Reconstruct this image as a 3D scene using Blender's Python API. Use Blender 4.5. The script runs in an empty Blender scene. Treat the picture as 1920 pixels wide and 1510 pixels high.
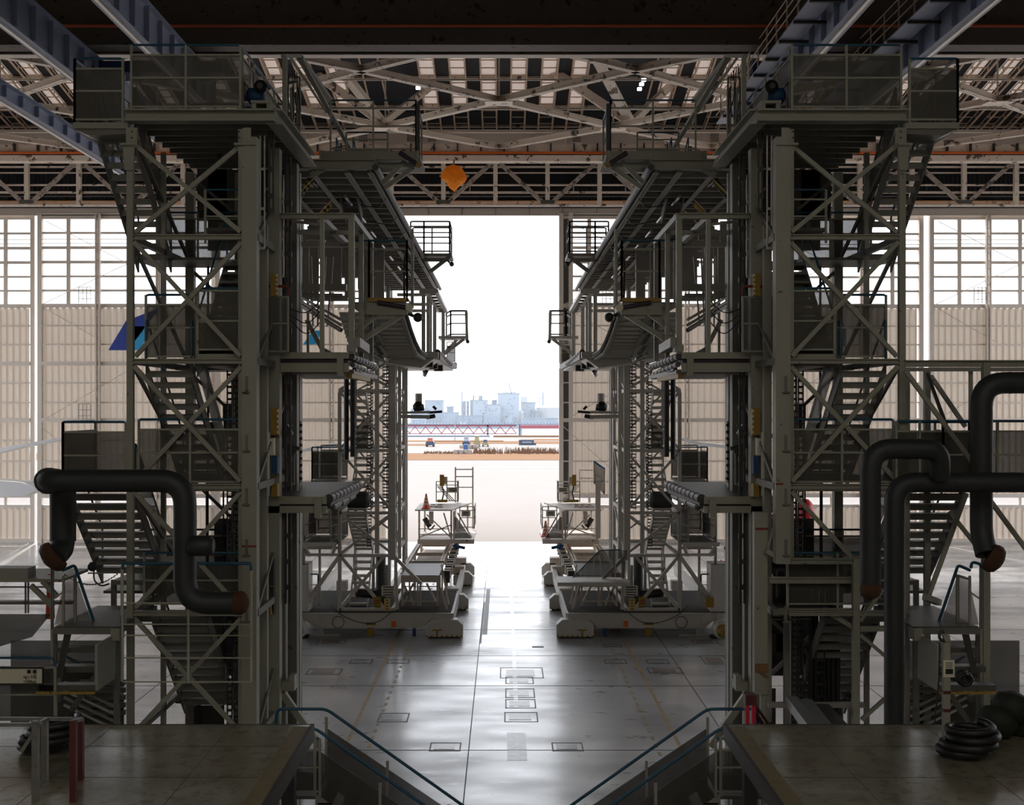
import bpy, math, random
from mathutils import Vector
random.seed(7)
C = bpy.context.scene.collection
SC = bpy.context.scene
# ---------------------------------------------------------------- camera, sky, sun, exposure
F = 2200.0; CX = 944.0; CY = 765.0; H = 9.2; AX = 0.25
cam_d = bpy.data.cameras.new('camera'); cam = bpy.data.objects.new('camera', cam_d); C.objects.link(cam)
cam.location = (0, 0, H); cam.rotation_euler = (math.pi/2, 0, 0)
cam_d.sensor_width = 36; cam_d.lens = 36*F/1920
cam_d.shift_x = 16/1920; cam_d.shift_y = 10/1920
cam_d.clip_end = 4000; cam_d.clip_start = 0.1
SC.camera = cam
SC.view_settings.view_transform = 'Standard'; SC.view_settings.look = 'None'
SC.view_settings.gamma = 1; SC.view_settings.use_curve_mapping = False
SC.view_settings.exposure = 0.35
SC.render.film_transparent = False
SC.cycles.max_bounces = 10; SC.cycles.diffuse_bounces = 7; SC.cycles.glossy_bounces = 3
SC.cycles.transparent_max_bounces = 24; SC.cycles.transmission_bounces = 6; SC.cycles.volume_bounces = 0
SC.cycles.sample_clamp_indirect = 8; SC.cycles.caustics_reflective = False; SC.cycles.caustics_refractive = False
try: SC.cycles.use_denoising = True
except Exception: pass
world = bpy.data.worlds.new('overcast_sky'); SC.world = world; world.use_nodes = True
wn = world.node_tree; bg = wn.nodes['Background']
tc = wn.nodes.new('ShaderNodeTexCoord'); sx = wn.nodes.new('ShaderNodeSeparateXYZ'); rp = wn.nodes.new('ShaderNodeValToRGB')
wn.links.new(tc.outputs['Generated'], sx.inputs[0]); wn.links.new(sx.outputs['Z'], rp.inputs[0]); wn.links.new(rp.outputs[0], bg.inputs[0])
rp.color_ramp.elements[0].position = 0.0; rp.color_ramp.elements[0].color = (.96, .97, 1, 1)
rp.color_ramp.elements[1].position = 0.7; rp.color_ramp.elements[1].color = (.80, .88, 1, 1)
bg.inputs[1].default_value = 2.6
sun_d = bpy.data.lights.new('sun', 'SUN'); sun_d.energy = 5.0; sun_d.angle = math.radians(2); sun_d.color = (1, .94, .86)
sun = bpy.data.objects.new('sun', sun_d); C.objects.link(sun)
sun.location = (-30, 140, 60)
sun.rotation_euler = Vector((-.17, .80, 1.0)).to_track_quat('Z', 'Y').to_euler()

def area(name, loc, sx_, sy_, energy, col, rot=(0, 0, 0)):
    d = bpy.data.lights.new(name, 'AREA'); d.shape = 'RECTANGLE'; d.size = sx_; d.size_y = sy_; d.energy = energy; d.color = col
    o = bpy.data.objects.new(name, d); C.objects.link(o); o.location = loc; o.rotation_euler = rot; return o
# rows of unseen fill lights added behind and above the camera
for i, (x, y) in enumerate([(-12, -12), (0, -12), (12, -12), (-12, -4), (0, -4), (12, -4)]):
    area('roof_fill_light', (x, y, 24.0), 5, 5, 300, (1.0, .97, .86))

# ---------------------------------------------------------------- materials
def mat(name, col, rough=.6, metal=0.0, var=.15, vscale=3.0, chip=None, bump=0.0, spec=.5, emis=None, es=0, grime=None):
    m = bpy.data.materials.new(name); m.use_nodes = True; nt = m.node_tree; N = nt.nodes; L = nt.links
    b = N['Principled BSDF']; b.inputs['Roughness'].default_value = rough; b.inputs['Metallic'].default_value = metal
    b.inputs['Specular IOR Level'].default_value = spec
    t = N.new('ShaderNodeTexCoord')
    n = N.new('ShaderNodeTexNoise'); n.inputs['Scale'].default_value = vscale; n.inputs['Detail'].default_value = 5
    L.new(t.outputs['Object'], n.inputs['Vector'])
    mx = N.new('ShaderNodeMix'); mx.data_type = 'RGBA'
    mx.inputs['A'].default_value = tuple(c*(1-var) for c in col)+(1,); mx.inputs['B'].default_value = tuple(min(1, c*(1+var)) for c in col)+(1,)
    L.new(n.outputs['Fac'], mx.inputs['Factor']); out = mx.outputs['Result']
    for c2, th, sc in ([chip] if chip else []) + ([grime] if grime else []):
        n2 = N.new('ShaderNodeTexNoise'); n2.inputs['Scale'].default_value = sc; n2.inputs['Detail'].default_value = 8; n2.inputs['Roughness'].default_value = .65
        L.new(t.outputs['Object'], n2.inputs['Vector'])
        cr = N.new('ShaderNodeValToRGB'); cr.color_ramp.elements[0].position = th; cr.color_ramp.elements[1].position = min(1, th+.03)
        L.new(n2.outputs['Fac'], cr.inputs[0])
        m2 = N.new('ShaderNodeMix'); m2.data_type = 'RGBA'; L.new(cr.outputs[0], m2.inputs['Factor']); L.new(out, m2.inputs['A']); m2.inputs['B'].default_value = c2+(1,)
        out = m2.outputs['Result']
    L.new(out, b.inputs['Base Color'])
    if bump:
        bp = N.new('ShaderNodeBump'); bp.inputs['Strength'].default_value = bump; bp.inputs['Distance'].default_value = .02
        n3 = N.new('ShaderNodeTexNoise'); n3.inputs['Scale'].default_value = vscale*8; L.new(t.outputs['Object'], n3.inputs['Vector'])
        L.new(n3.outputs['Fac'], bp.inputs['Height']); L.new(bp.outputs[0], b.inputs['Normal'])
    if emis: b.inputs['Emission Color'].default_value = emis+(1,); b.inputs['Emission Strength'].default_value = es
    return m
def translucent(name, col, frac, stripe=0.0):
    m = mat(name, col, .6, var=.05); nt = m.node_tree; N = nt.nodes; L = nt.links; b = N['Principled BSDF']; o = N['Material Output']
    tr = N.new('ShaderNodeBsdfTranslucent'); tr.inputs[0].default_value = col+(1,)
    mx = N.new('ShaderNodeMixShader'); mx.inputs[0].default_value = frac
    L.new(b.outputs[0], mx.inputs[1]); L.new(tr.outputs[0], mx.inputs[2]); L.new(mx.outputs[0], o.inputs[0])
    return m
def seethrough(name, col, alpha, rough=.5, metal=.2):
    """perforated sheet: fine staggered holes, too small to resolve far off"""
    m = mat(name, col, rough, metal, var=.2); nt = m.node_tree; N = nt.nodes; L = nt.links; b = N['Principled BSDF']; o = N['Material Output']
    tr = N.new('ShaderNodeBsdfTransparent'); mx = N.new('ShaderNodeMixShader'); mx.inputs[0].default_value = alpha
    L.new(tr.outputs[0], mx.inputs[1]); L.new(b.outputs[0], mx.inputs[2]); L.new(mx.outputs[0], o.inputs[0])
    return m
M = {}
M['steel'] = mat('pale_green_paint', (.31, .305, .25), .5, var=.12, vscale=2, grime=((.12, .10, .08), .66, 3.0))
M['steel2'] = mat('grey_paint', (.31, .295, .265), .5, var=.12, vscale=2, grime=((.14, .11, .09), .68, 4.0))
M['white'] = mat('white_paint', (.62, .60, .56), .45, var=.08, grime=((.2, .17, .14), .68, 3.0))
M['dark'] = mat('dark_steel', (.05, .048, .045), .5, metal=.3)
M['black'] = mat('black_rubber', (.012, .012, .013), .5)
M['duct'] = mat('dark_insulated_duct', (.027, .030, .030), .55, var=.1, vscale=6)
M['blue'] = mat('blue_handrail_paint', (.015, .085, .15), .4)
M['bluem'] = mat('blue_motor_paint', (.012, .06, .16), .5)
M['yellow'] = mat('yellow_paint', (.34, .20, .02), .5)
M['orange'] = mat('orange_tape', (.75, .16, .02), .45)
M['red'] = mat('red_paint', (.22, .03, .02), .5)
M['cap'] = mat('orange_fabric_cap', (.085, .032, .013), .75, var=.3, vscale=20, bump=.6)
M['girder'] = mat('blue_grey_girder_paint', (.30, .34, .46), .4, var=.1, grime=((.30, .16, .08), .70, 2.0))
M['cream'] = mat('cream_steel', (.80, .70, .60), .5, var=.08, chip=((.12, .09, .07), .58, 1.6))
M['cream2'] = mat('clean_cream_steel', (.66, .59, .52), .5, var=.06)
M['joist'] = mat('primer_joist', (.60, .45, .33), .6, var=.2)
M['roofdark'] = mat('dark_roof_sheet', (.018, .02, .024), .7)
M['beamdark'] = mat('dark_brown_beam', (.10, .085, .07), .6, var=.2, chip=((.02, .018, .016), .6, 2.0))
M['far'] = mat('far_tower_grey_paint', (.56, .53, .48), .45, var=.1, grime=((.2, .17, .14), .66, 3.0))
M['gantry'] = mat('gantry_cream_paint', (.60, .52, .44), .5, var=.1, grime=((.2, .15, .11), .62, 3.0))
M['steel_shade'] = mat('shaded_grey_paint', (.165, .16, .14), .5, var=.2, grime=((.07, .06, .05), .62, 3.0))  # grey paint darkened to put shade into inner parts and stairs
M['basedeck'] = mat('grimy_base_plate', (.07, .065, .06), .9, spec=.1)
M['inner'] = mat('shaded_inner_steel', (.085, .08, .07), .6, var=.3, vscale=4)  # steel colour darkened to hold the shade of inner and backlit parts
M['deck'] = mat('worn_deck_plate', (.27, .245, .175), .30, metal=.15, var=.45, vscale=1.2, bump=.25, grime=((.19, .15, .10), .54, 4.0))
M['deckdark'] = mat('dark_chequer_plate', (.10, .095, .08), .5, metal=.1, var=.3, vscale=3, bump=.3)
M['chrome'] = mat('bare_metal', (.55, .55, .55), .25, metal=.9)
M['mesh'] = seethrough('perforated_guard_sheet', (.085, .08, .065), .70)
M['meshfine'] = seethrough('fine_wire_mesh', (.16, .155, .14), .52)
M['glass'] = seethrough('window_glass', (.8, .85, .85), .10, .1, 0)
M['panel'] = translucent('corrugated_wall_sheet', (.58, .51, .44), .15)
M['skylight'] = translucent('skylight_sheet', (.62, .56, .52), .45)
M['tarp'] = translucent('orange_tarpaulin', (1.0, .42, .02), .5)

M['lamp'] = mat('lit_lamp', (.9, .95, 1), .5, emis=(.85, .95, 1), es=9)
M['red_pipe'] = mat('red_brown_pipe', (.55, .12, .05), .5)
M['signw'] = mat('sign_cream_face', (.70, .66, .52), .5)
M['ink'] = mat('sign_black_ink', (.02, .02, .02), .6)

for k_, cw, crr in (('deck', .8, .16), ('deckdark', .06, .35)):
    b_ = M[k_].node_tree.nodes['Principled BSDF']; b_.inputs['Coat Weight'].default_value = cw; b_.inputs['Coat Roughness'].default_value = crr
# ---------------------------------------------------------------- mesh builder
MX = False
def mx_(x): return 2*AX-x if MX else x
def P(px, py, Y): return Vector(((px-CX)*Y/F, Y, H+(CY-py)*Y/F))
def PX(px, Y): return (px-CX)*Y/F
def PZ(py, Y): return H+(CY-py)*Y/F
class MB:
    def __init__(s): s.v = []; s.f = []; s.sm = []
    def add(s, vs, fs, smooth=False):
        b = len(s.v); s.v += [tuple(v) for v in vs]; s.f += [tuple(b+i for i in f) for f in fs]; s.sm += [smooth]*len(fs); return s
    def box(s, x0, x1, y0, y1, z0, z1):
        v = [(x, y, z) for z in (z0, z1) for y in (y0, y1) for x in (x0, x1)]
        return s.add(v, [(0, 2, 3, 1), (4, 5, 7, 6), (0, 1, 5, 4), (2, 6, 7, 3), (0, 4, 6, 2), (1, 3, 7, 5)])
    def bar(s, p, q, w, h=None, up=None):
        p = Vector(p); q = Vector(q); h = h or w; d = (q-p).normalized()
        up = Vector(up) if up else (Vector((0, 1, 0)) if abs(d.z) > .9 or abs(d.y) < .5 else Vector((0, 0, 1)))
        if abs(d.dot(up)) > .95: up = Vector((0, 0, 1)) if abs(d.z) < .9 else Vector((0, 1, 0))
        a = d.cross(up).normalized(); u = a.cross(d).normalized()
        v = [b+a*sa*w/2+u*su*h/2 for b in (p, q) for su in (-1, 1) for sa in (-1, 1)]
        return s.add(v, [(0, 2, 3, 1), (4, 5, 7, 6), (0, 1, 5, 4), (2, 6, 7, 3), (0, 4, 6, 2), (1, 3, 7, 5)])
    def ibeam(s, p, q, h, w, t=.02, up=(0, 0, 1)):
        p = Vector(p); q = Vector(q); up = Vector(up); d = (q-p).normalized(); a = d.cross(up).normalized(); u = a.cross(d).normalized()
        s.bar(p, q, t, h, up=u)
        for k in (-1, 1): s.bar(p+u*k*(h/2-t/2), q+u*k*(h/2-t/2), w, t, up=u)
        return s
    def tube(s, p, q, r, n=8, r2=None, cap=True):
        p = Vector(p); q = Vector(q); d = (q-p).normalized(); r2 = r if r2 is None else r2
        a = d.orthogonal().normalized(); b = d.cross(a)
        ring = [(math.cos(2*math.pi*i/n), math.sin(2*math.pi*i/n)) for i in range(n)]
        v = [p+(a*c+b*t)*r for c, t in ring]+[q+(a*c+b*t)*r2 for c, t in ring]
        s.add(v, [(i, (i+1) % n, n+(i+1) % n, n+i) for i in range(n)], True)
        if cap: s.add(v[:n], [tuple(range(n))[::-1]]); s.add(v[n:], [tuple(range(n))])
        return s
    def path(s, pts, r, n=8, cr=None, seg=5):
        """pipe through points with rounded corners"""
        pts = [Vector(p) for p in pts]; cr = cr if cr is not None else r*2.5; out = [pts[0]]
        for i in range(1, len(pts)-1):
            a, b, c = pts[i-1], pts[i], pts[i+1]; k = min(cr, (a-b).length*.49, (c-b).length*.49)
            p0 = b+(a-b).normalized()*k; p1 = b+(c-b).normalized()*k
            for j in range(seg+1):
                t = j/seg; out.append(p0*(1-t)**2+b*2*t*(1-t)+p1*t*t)
        out.append(pts[-1]); ring0 = None; d0 = (out[1]-out[0]).normalized(); a = d0.orthogonal().normalized(); vs = []
        for i, p in enumerate(out):
            d = ((out[min(i+1, len(out)-1)]-p).normalized()+(p-out[max(i-1, 0)]).normalized())
            d = d.normalized() if d.length > 1e-6 else d0
            a = (a-d*a.dot(d)).normalized(); b = d.cross(a)
            vs += [p+(a*math.cos(2*math.pi*k/n)+b*math.sin(2*math.pi*k/n))*r for k in range(n)]
        m = len(out)
        s.add(vs, [(i*n+k, i*n+(k+1) % n, (i+1)*n+(k+1) % n, (i+1)*n+k) for i in range(m-1) for k in range(n)], True)
        s.add(vs[:n], [tuple(range(n))[::-1]]); s.add(vs[-n:], [tuple(range(n))]); return s
    def prism(s, pts, vec):
        pts = [Vector(p) for p in pts]; vec = Vector(vec); n = len(pts)
        nrm = Vector((0, 0, 0))
        for i in range(n): nrm += pts[i].cross(pts[(i+1) % n])
        if nrm.dot(vec) > 0: pts = pts[::-1]
        v = pts+[p+vec for p in pts]
        return s.add(v, [tuple(range(n)), tuple(range(2*n-1, n-1, -1))]+[(i, n+i, n+(i+1) % n, (i+1) % n) for i in range(n)])
    def lathe(s, c, prof, n=16, ax=(0, 0, 1)):
        c = Vector(c); ax = Vector(ax).normalized(); a = ax.orthogonal().normalized(); b = ax.cross(a); vs = []
        for r, h in prof: vs += [c+ax*h+(a*math.cos(2*math.pi*k/n)+b*math.sin(2*math.pi*k/n))*max(r, 1e-4) for k in range(n)]
        m = len(prof)
        s.add(vs, [(i*n+k, i*n+(k+1) % n, (i+1)*n+(k+1) % n, (i+1)*n+k) for i in range(m-1) for k in range(n)], True)
        s.add(vs[:n], [tuple(range(n))[::-1]]); s.add(vs[-n:], [tuple(range(n))]); return s
    def build(s, name, m, parent=None, kind=None):
        me = bpy.data.meshes.new(name); off = Vector(parent['_w']) if parent is not None else Vector((0, 0, 0))
        if parent is None:   # own origin at the base of the shape
            xs = [v[0] for v in s.v]; ys = [v[1] for v in s.v]; zs = [v[2] for v in s.v]
            off = Vector((mx_((min(xs)+max(xs))/2), (min(ys)+max(ys))/2, min(zs)))
        vs = [(mx_(v[0])-off.x, v[1]-off.y, v[2]-off.z) for v in s.v]
        fs = [f[::-1] for f in s.f] if MX else s.f
        me.from_pydata(vs, [], fs); me.materials.append(M[m] if isinstance(m, str) else m)
        me.polygons.foreach_set('use_smooth', s.sm); me.update()
        o = bpy.data.objects.new(name, me); C.objects.link(o)
        if parent is None: o.location = off
        else: o.parent = parent
        o['_w'] = tuple(off)
        if kind: o['kind'] = kind
        return o
def tag(o, label, cat, group=None, kind=None):
    o['label'] = label; o['category'] = cat
    if group: o['group'] = group
    if kind: o['kind'] = kind
    return o
def thing(name, label, cat, loc, group=None):
    o = bpy.data.objects.new(name, None); C.objects.link(o); o.empty_display_size = .3
    o.location = (mx_(loc[0]), loc[1], loc[2]); o['_w'] = tuple(o.location); return tag(o, label, cat, group)
def bar(par, name, m, p, q, w, h=None, up=None): return MB().bar(p, q, w, h, up).build(name, m, par)
def box(par, name, m, *a): return MB().box(*a).build(name, m, par)
def SIDE(): return 'right' if MX else 'left'
M['line_y'] = mat('worn_yellow_line', (.42, .27, .10), .5, var=.3, chip=((.22, .22, .22), .55, 6))
M['line_w'] = mat('white_floor_line', (.8, .8, .8), .4, chip=((.45, .45, .45), .6, 4))
M['joint'] = mat('floor_joint', (.05, .05, .05), .6)
M['hatch'] = mat('hatch_frame', (.08, .08, .08), .5, metal=.3)
M['hatchpink'] = mat('pinkish_hatch_plate', (.20, .14, .13), .5)
M['apron'] = mat('sunlit_apron_concrete', (.245, .222, .208), .9, spec=0, var=.05, vscale=.1)
M['sandgrass'] = mat('dry_grass', (.185, .112, .072), .9, spec=0, var=.25, vscale=.6)
M['water'] = mat('bright_water', (.22, .225, .235), .3, var=.05, vscale=.05)
M['logo_blue'] = mat('dark_blue_lettering', (.01, .04, .30), .5, var=.03); M['logo_cyan'] = mat('light_blue_lettering', (.02, .35, .65), .5, var=.03)
M['wornstrut'] = mat('worn_grey_strut', (.42, .36, .31), .6, var=.3, chip=((.10, .08, .07), .55, 2.5))
M['clerestory'] = translucent('clerestory_strip', (.80, .60, .42), .5)
M['hatchplate'] = mat('scuffed_hatch_plate', (.26, .26, .26), .4, var=.5, vscale=5)
M['vent'] = mat('vent_grille_dark', (.16, .13, .11), .6)
M['chromedark'] = mat('scuffed_bumper_rubber', (.045, .04, .038), .5, metal=0, var=.5, vscale=12)
M['stripe'] = mat('blue_red_tape', (.05, .03, .05), .5)
M['yellowdull'] = mat('oily_yellow_motor', (.38, .25, .04), .5, var=.4, vscale=15, grime=((.05, .04, .03), .55, 9)); M['signyellow'] = mat('yellow_notice', (.62, .50, .14), .5, var=.3, vscale=10)
M['conered'] = mat('traffic_cone_red', (.72, .10, .04), .5)
M['wingw'] = mat('white_aircraft_paint', (.85, .85, .86), .3, var=.03)
M['blueb'] = mat('bright_blue_stand_paint', (.03, .20, .50), .4)
M['redcloth'] = mat('glossy_red_cover', (.62, .02, .03), .35, bump=.3)
M['cardb'] = mat('brown_cardboard_tape', (.22, .12, .05), .8)
M['wire'] = mat('thin_guard_tube', (.42, .42, .32), .45)
M['yellowworn'] = mat('worn_yellow_edge', (.20, .15, .07), .5, var=.4, vscale=5)
M['chrome2'] = mat('galvanised_frame', (.24, .24, .23), .4, metal=.6, var=.3, vscale=8); M['redpost'] = mat('dull_red_post', (.10, .02, .02), .5)
M['bundleg'] = mat('dark_green_cover', (.012, .018, .010), .7, var=.5, vscale=4, bump=.6)
M['redb'] = mat('bright_red_paint', (.60, .02, .05), .4)
M['silver'] = mat('silver_sheet', (.42, .42, .44), .35, metal=.5, var=.3, vscale=8)
M['haze_red'] = mat('weathered_red_truss', (.24, .06, .08), .6)
M['seawall'] = mat('dark_sea_wall', (.10, .13, .17), .8)
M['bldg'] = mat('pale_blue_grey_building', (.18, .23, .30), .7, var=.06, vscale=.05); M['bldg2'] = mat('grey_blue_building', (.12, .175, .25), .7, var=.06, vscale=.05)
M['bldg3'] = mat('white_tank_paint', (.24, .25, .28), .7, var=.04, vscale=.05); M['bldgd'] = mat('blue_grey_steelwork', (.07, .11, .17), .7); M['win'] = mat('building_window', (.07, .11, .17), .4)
M['vdark'] = mat('dark_vehicle_paint', (.03, .04, .07), .4); M['vred'] = mat('orange_red_vehicle', (.32, .08, .04), .4); M['vsand'] = mat('sand_vehicle_paint', (.20, .17, .09), .5); M['bin'] = mat('grey_brown_sacks', (.22, .18, .16), .9)
# ================================================================ the hangar shell
YD = 80.0; SD = F/YD
def wx(px): return PX(px, YD)
def wz(py): return PZ(py, YD)
# floor with oil stains and scrubbed sheen
fm = mat('polished_concrete', (.46, .455, .455), .28, var=.45, vscale=.35, spec=1.0)
nt = fm.node_tree; N = nt.nodes; L = nt.links; b = N['Principled BSDF']
t = N.new('ShaderNodeTexCoord'); mp = N.new('ShaderNodeMapping'); mp.inputs['Scale'].default_value = (.55, 1.3, 1); L.new(t.outputs['Object'], mp.inputs[0])
n = N.new('ShaderNodeTexNoise'); n.inputs['Scale'].default_value = 2.2; n.inputs['Detail'].default_value = 10; n.inputs['Roughness'].default_value = .6; L.new(mp.outputs[0], n.inputs['Vector'])
cr = N.new('ShaderNodeMapRange'); cr.inputs['From Min'].default_value = .3; cr.inputs['From Max'].default_value = .7; cr.inputs['To Min'].default_value = .24; cr.inputs['To Max'].default_value = .5
L.new(n.outputs['Fac'], cr.inputs['Value']); L.new(cr.outputs[0], b.inputs['Roughness'])
st_n = N.new('ShaderNodeTexNoise'); st_n.inputs['Scale'].default_value = .55; st_n.inputs['Detail'].default_value = 10; st_n.inputs['Roughness'].default_value = .7; L.new(mp.outputs[0], st_n.inputs['Vector'])
st_r = N.new('ShaderNodeMapRange'); st_r.inputs['From Min'].default_value = .42; st_r.inputs['From Max'].default_value = .62; st_r.inputs['To Min'].default_value = .55; st_r.inputs['To Max'].default_value = 1.0; L.new(st_n.outputs['Fac'], st_r.inputs['Value'])
cw_ = N.new('ShaderNodeMapRange'); cw_.inputs['From Min'].default_value = .40; cw_.inputs['From Max'].default_value = .60; cw_.inputs['To Min'].default_value = .08; cw_.inputs['To Max'].default_value = .75; L.new(st_n.outputs['Fac'], cw_.inputs['Value']); L.new(cw_.outputs[0], b.inputs['Coat Weight'])
st_m = N.new('ShaderNodeMix'); st_m.data_type = 'RGBA'; st_m.blend_type = 'MULTIPLY'; st_m.inputs['Factor'].default_value = 1
L.new(b.inputs['Base Color'].links[0].from_socket, st_m.inputs['A']); L.new(st_r.outputs[0], st_m.inputs['B']); L.new(st_m.outputs['Result'], b.inputs['Base Color'])
b.inputs['Coat Weight'].default_value = .55; b.inputs['Coat Roughness'].default_value = .17; b.inputs['Coat IOR'].default_value = 1.5
for k_ in ('hatchplate', 'hatchpink'): q_ = M[k_].node_tree.nodes['Principled BSDF']; q_.inputs['Coat Weight'].default_value = .4; q_.inputs['Coat Roughness'].default_value = .2
lw_ = M['line_w'].node_tree.nodes['Principled BSDF']; lw_.inputs['Coat Weight'].default_value = .6; lw_.inputs['Coat Roughness'].default_value = .17; lw_.inputs['Coat IOR'].default_value = 1.5
floor = MB().box(-44, 44, -16, YD+.6, -.3, 0).build('floor', fm, kind='structure')
def flat(name, m, x0, x1, y0, y1, z=.004):
    o = MB().box(x0, x1, y0, y1, 0.0005, z).build(name, m, floor); return o
for y in (20.5, 26, 31.5, 38.8, 43.5, 48.6, 57, 66): flat('floor_joint', 'joint', -40, 40, y, y+.04)
for x in (-17, -11.5, -.95, 6.2, 12, 18): flat('floor_joint', 'joint', x, x+.03, 16, YD)
flat('floor_marking', 'line_w', .32, .46, 36, YD); 
for sgn in (-1, 1):
    xo = AX+sgn*4.55; xi = AX+sgn*3.9
    flat('floor_marking', 'line_y', xo-.05, xo+.05, 24, YD-1)
    y = 22.0; k = 0
    while y < 62:
        flat('floor_marking', 'line_y', xi-.05, xi+.05, y, y+.35); y += .75; k += 1
# the long slotted drain beside the centre line
for x0, x1, y0, y1 in ((PX(909, 54), PX(917, 54), 47.6, 59.5), (PX(903, 50), PX(906, 50), 45.8, 55.5)): flat('drain_grate', 'hatch', x0, x1, y0, y1)
def hatch(px, py, w, d, plate=None):
    Y = H*F/(py-CY); x = PX(px, Y); m = MB()
    for a in ((x-w/2, x+w/2, Y-d/2, Y-d/2+.05), (x-w/2, x+w/2, Y+d/2-.05, Y+d/2), (x-w/2, x-w/2+.04, Y-d/2, Y+d/2), (x+w/2-.04, x+w/2, Y-d/2, Y+d/2)): m.box(*a, .0005, .006)
    o = m.build('floor_hatch', 'hatch', floor)
    MB().box(x-w*.36, x+w*.3, Y-d*.3, Y+d*.3, .0006, .007).build('hatch_plate', plate or 'hatchplate', o)
for a in ((978, 1262, 1.5, 1.6), (974, 1276, .95, 1.0), (975, 1300, .95, 1.2), (976, 1320, .95, 1.1), (977, 1345, 1.0, 1.1), (835, 1401, .85, .8), (1064, 1401, .85, .8), (738, 1346, .9, 1.0),
          (747, 1241, .8, .7), (677, 1241, .8, .7), (608, 1260, 1.2, .9, 'hatchpink'), (1154, 1241, .8, .7), (1233, 1241, .8, .7), (1247, 1258, 1.2, .9, 'hatchpink'), (1340, 1238, .9, 1.4, 'hatchpink'),
          (1148, 1211, .7, .6), (1322, 1204, 1.0, .7, 'hatchpink'), (622, 1204, 1.1, .7, 'hatchpink')): hatch(*a)
flat('drain_grate', 'hatchplate', .1, .62, 30.6, 33.2)
flat('floor_marking', 'ink', 1.1, 1.55, 45.0, 45.25)
# apron outside
ap = MB().box(-220, 220, YD+.6, 372, -.4, -.02).box(-220, -44, -40, YD+.6, -.4, -.02).box(44, 220, -40, YD+.6, -.4, -.02).build('apron', 'apron'); tag(ap, 'pale sunlit concrete apron and taxiways outside the hangar', 'apron')
MB().box(-220, 220, 178, 181, -.02, .0).build('drain_channel', 'hatch', ap)
MB().box(-220, 220, 238, 239, -.02, .0).build('road_edge', 'hatch', ap)
g = MB()
for y0, y1, x0, x1 in ((206, 236, -200, 200), (286, 298, -60, -18), (300, 322, -20, 16), (296, 304, 26, 40), (318, 330, -60, 0), (330, 345, 5, 90)): g.box(x0, x1, y0, y1, -.02, .05)
# reeds standing along the near strip
for i in range(1500):
    x = random.uniform(-16, 40) if i % 3 else random.uniform(14, 32); y = random.uniform(232, 242); h = random.uniform(.4, 1.0)*(1.5 if x > -6 else .6); dx = random.uniform(-.35, .35)
    g.add([(x-.14, y, 0), (x+.14, y, 0), (x+dx, y, h)], [(0, 1, 2)]); g.add([(x, y-.14, 0), (x, y+.14, 0), (x+dx, y, h)], [(0, 1, 2)])
tag(g.build('dry_grass', 'sandgrass'), 'strips of dry straw coloured grass and reeds between the taxiways', 'grass', kind='stuff')
w = MB().box(-1500, 1500, 372, 3000, -3.4, -3).build('water', 'water'); tag(w, 'bright band of water beyond the taxiways', 'water')

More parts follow.
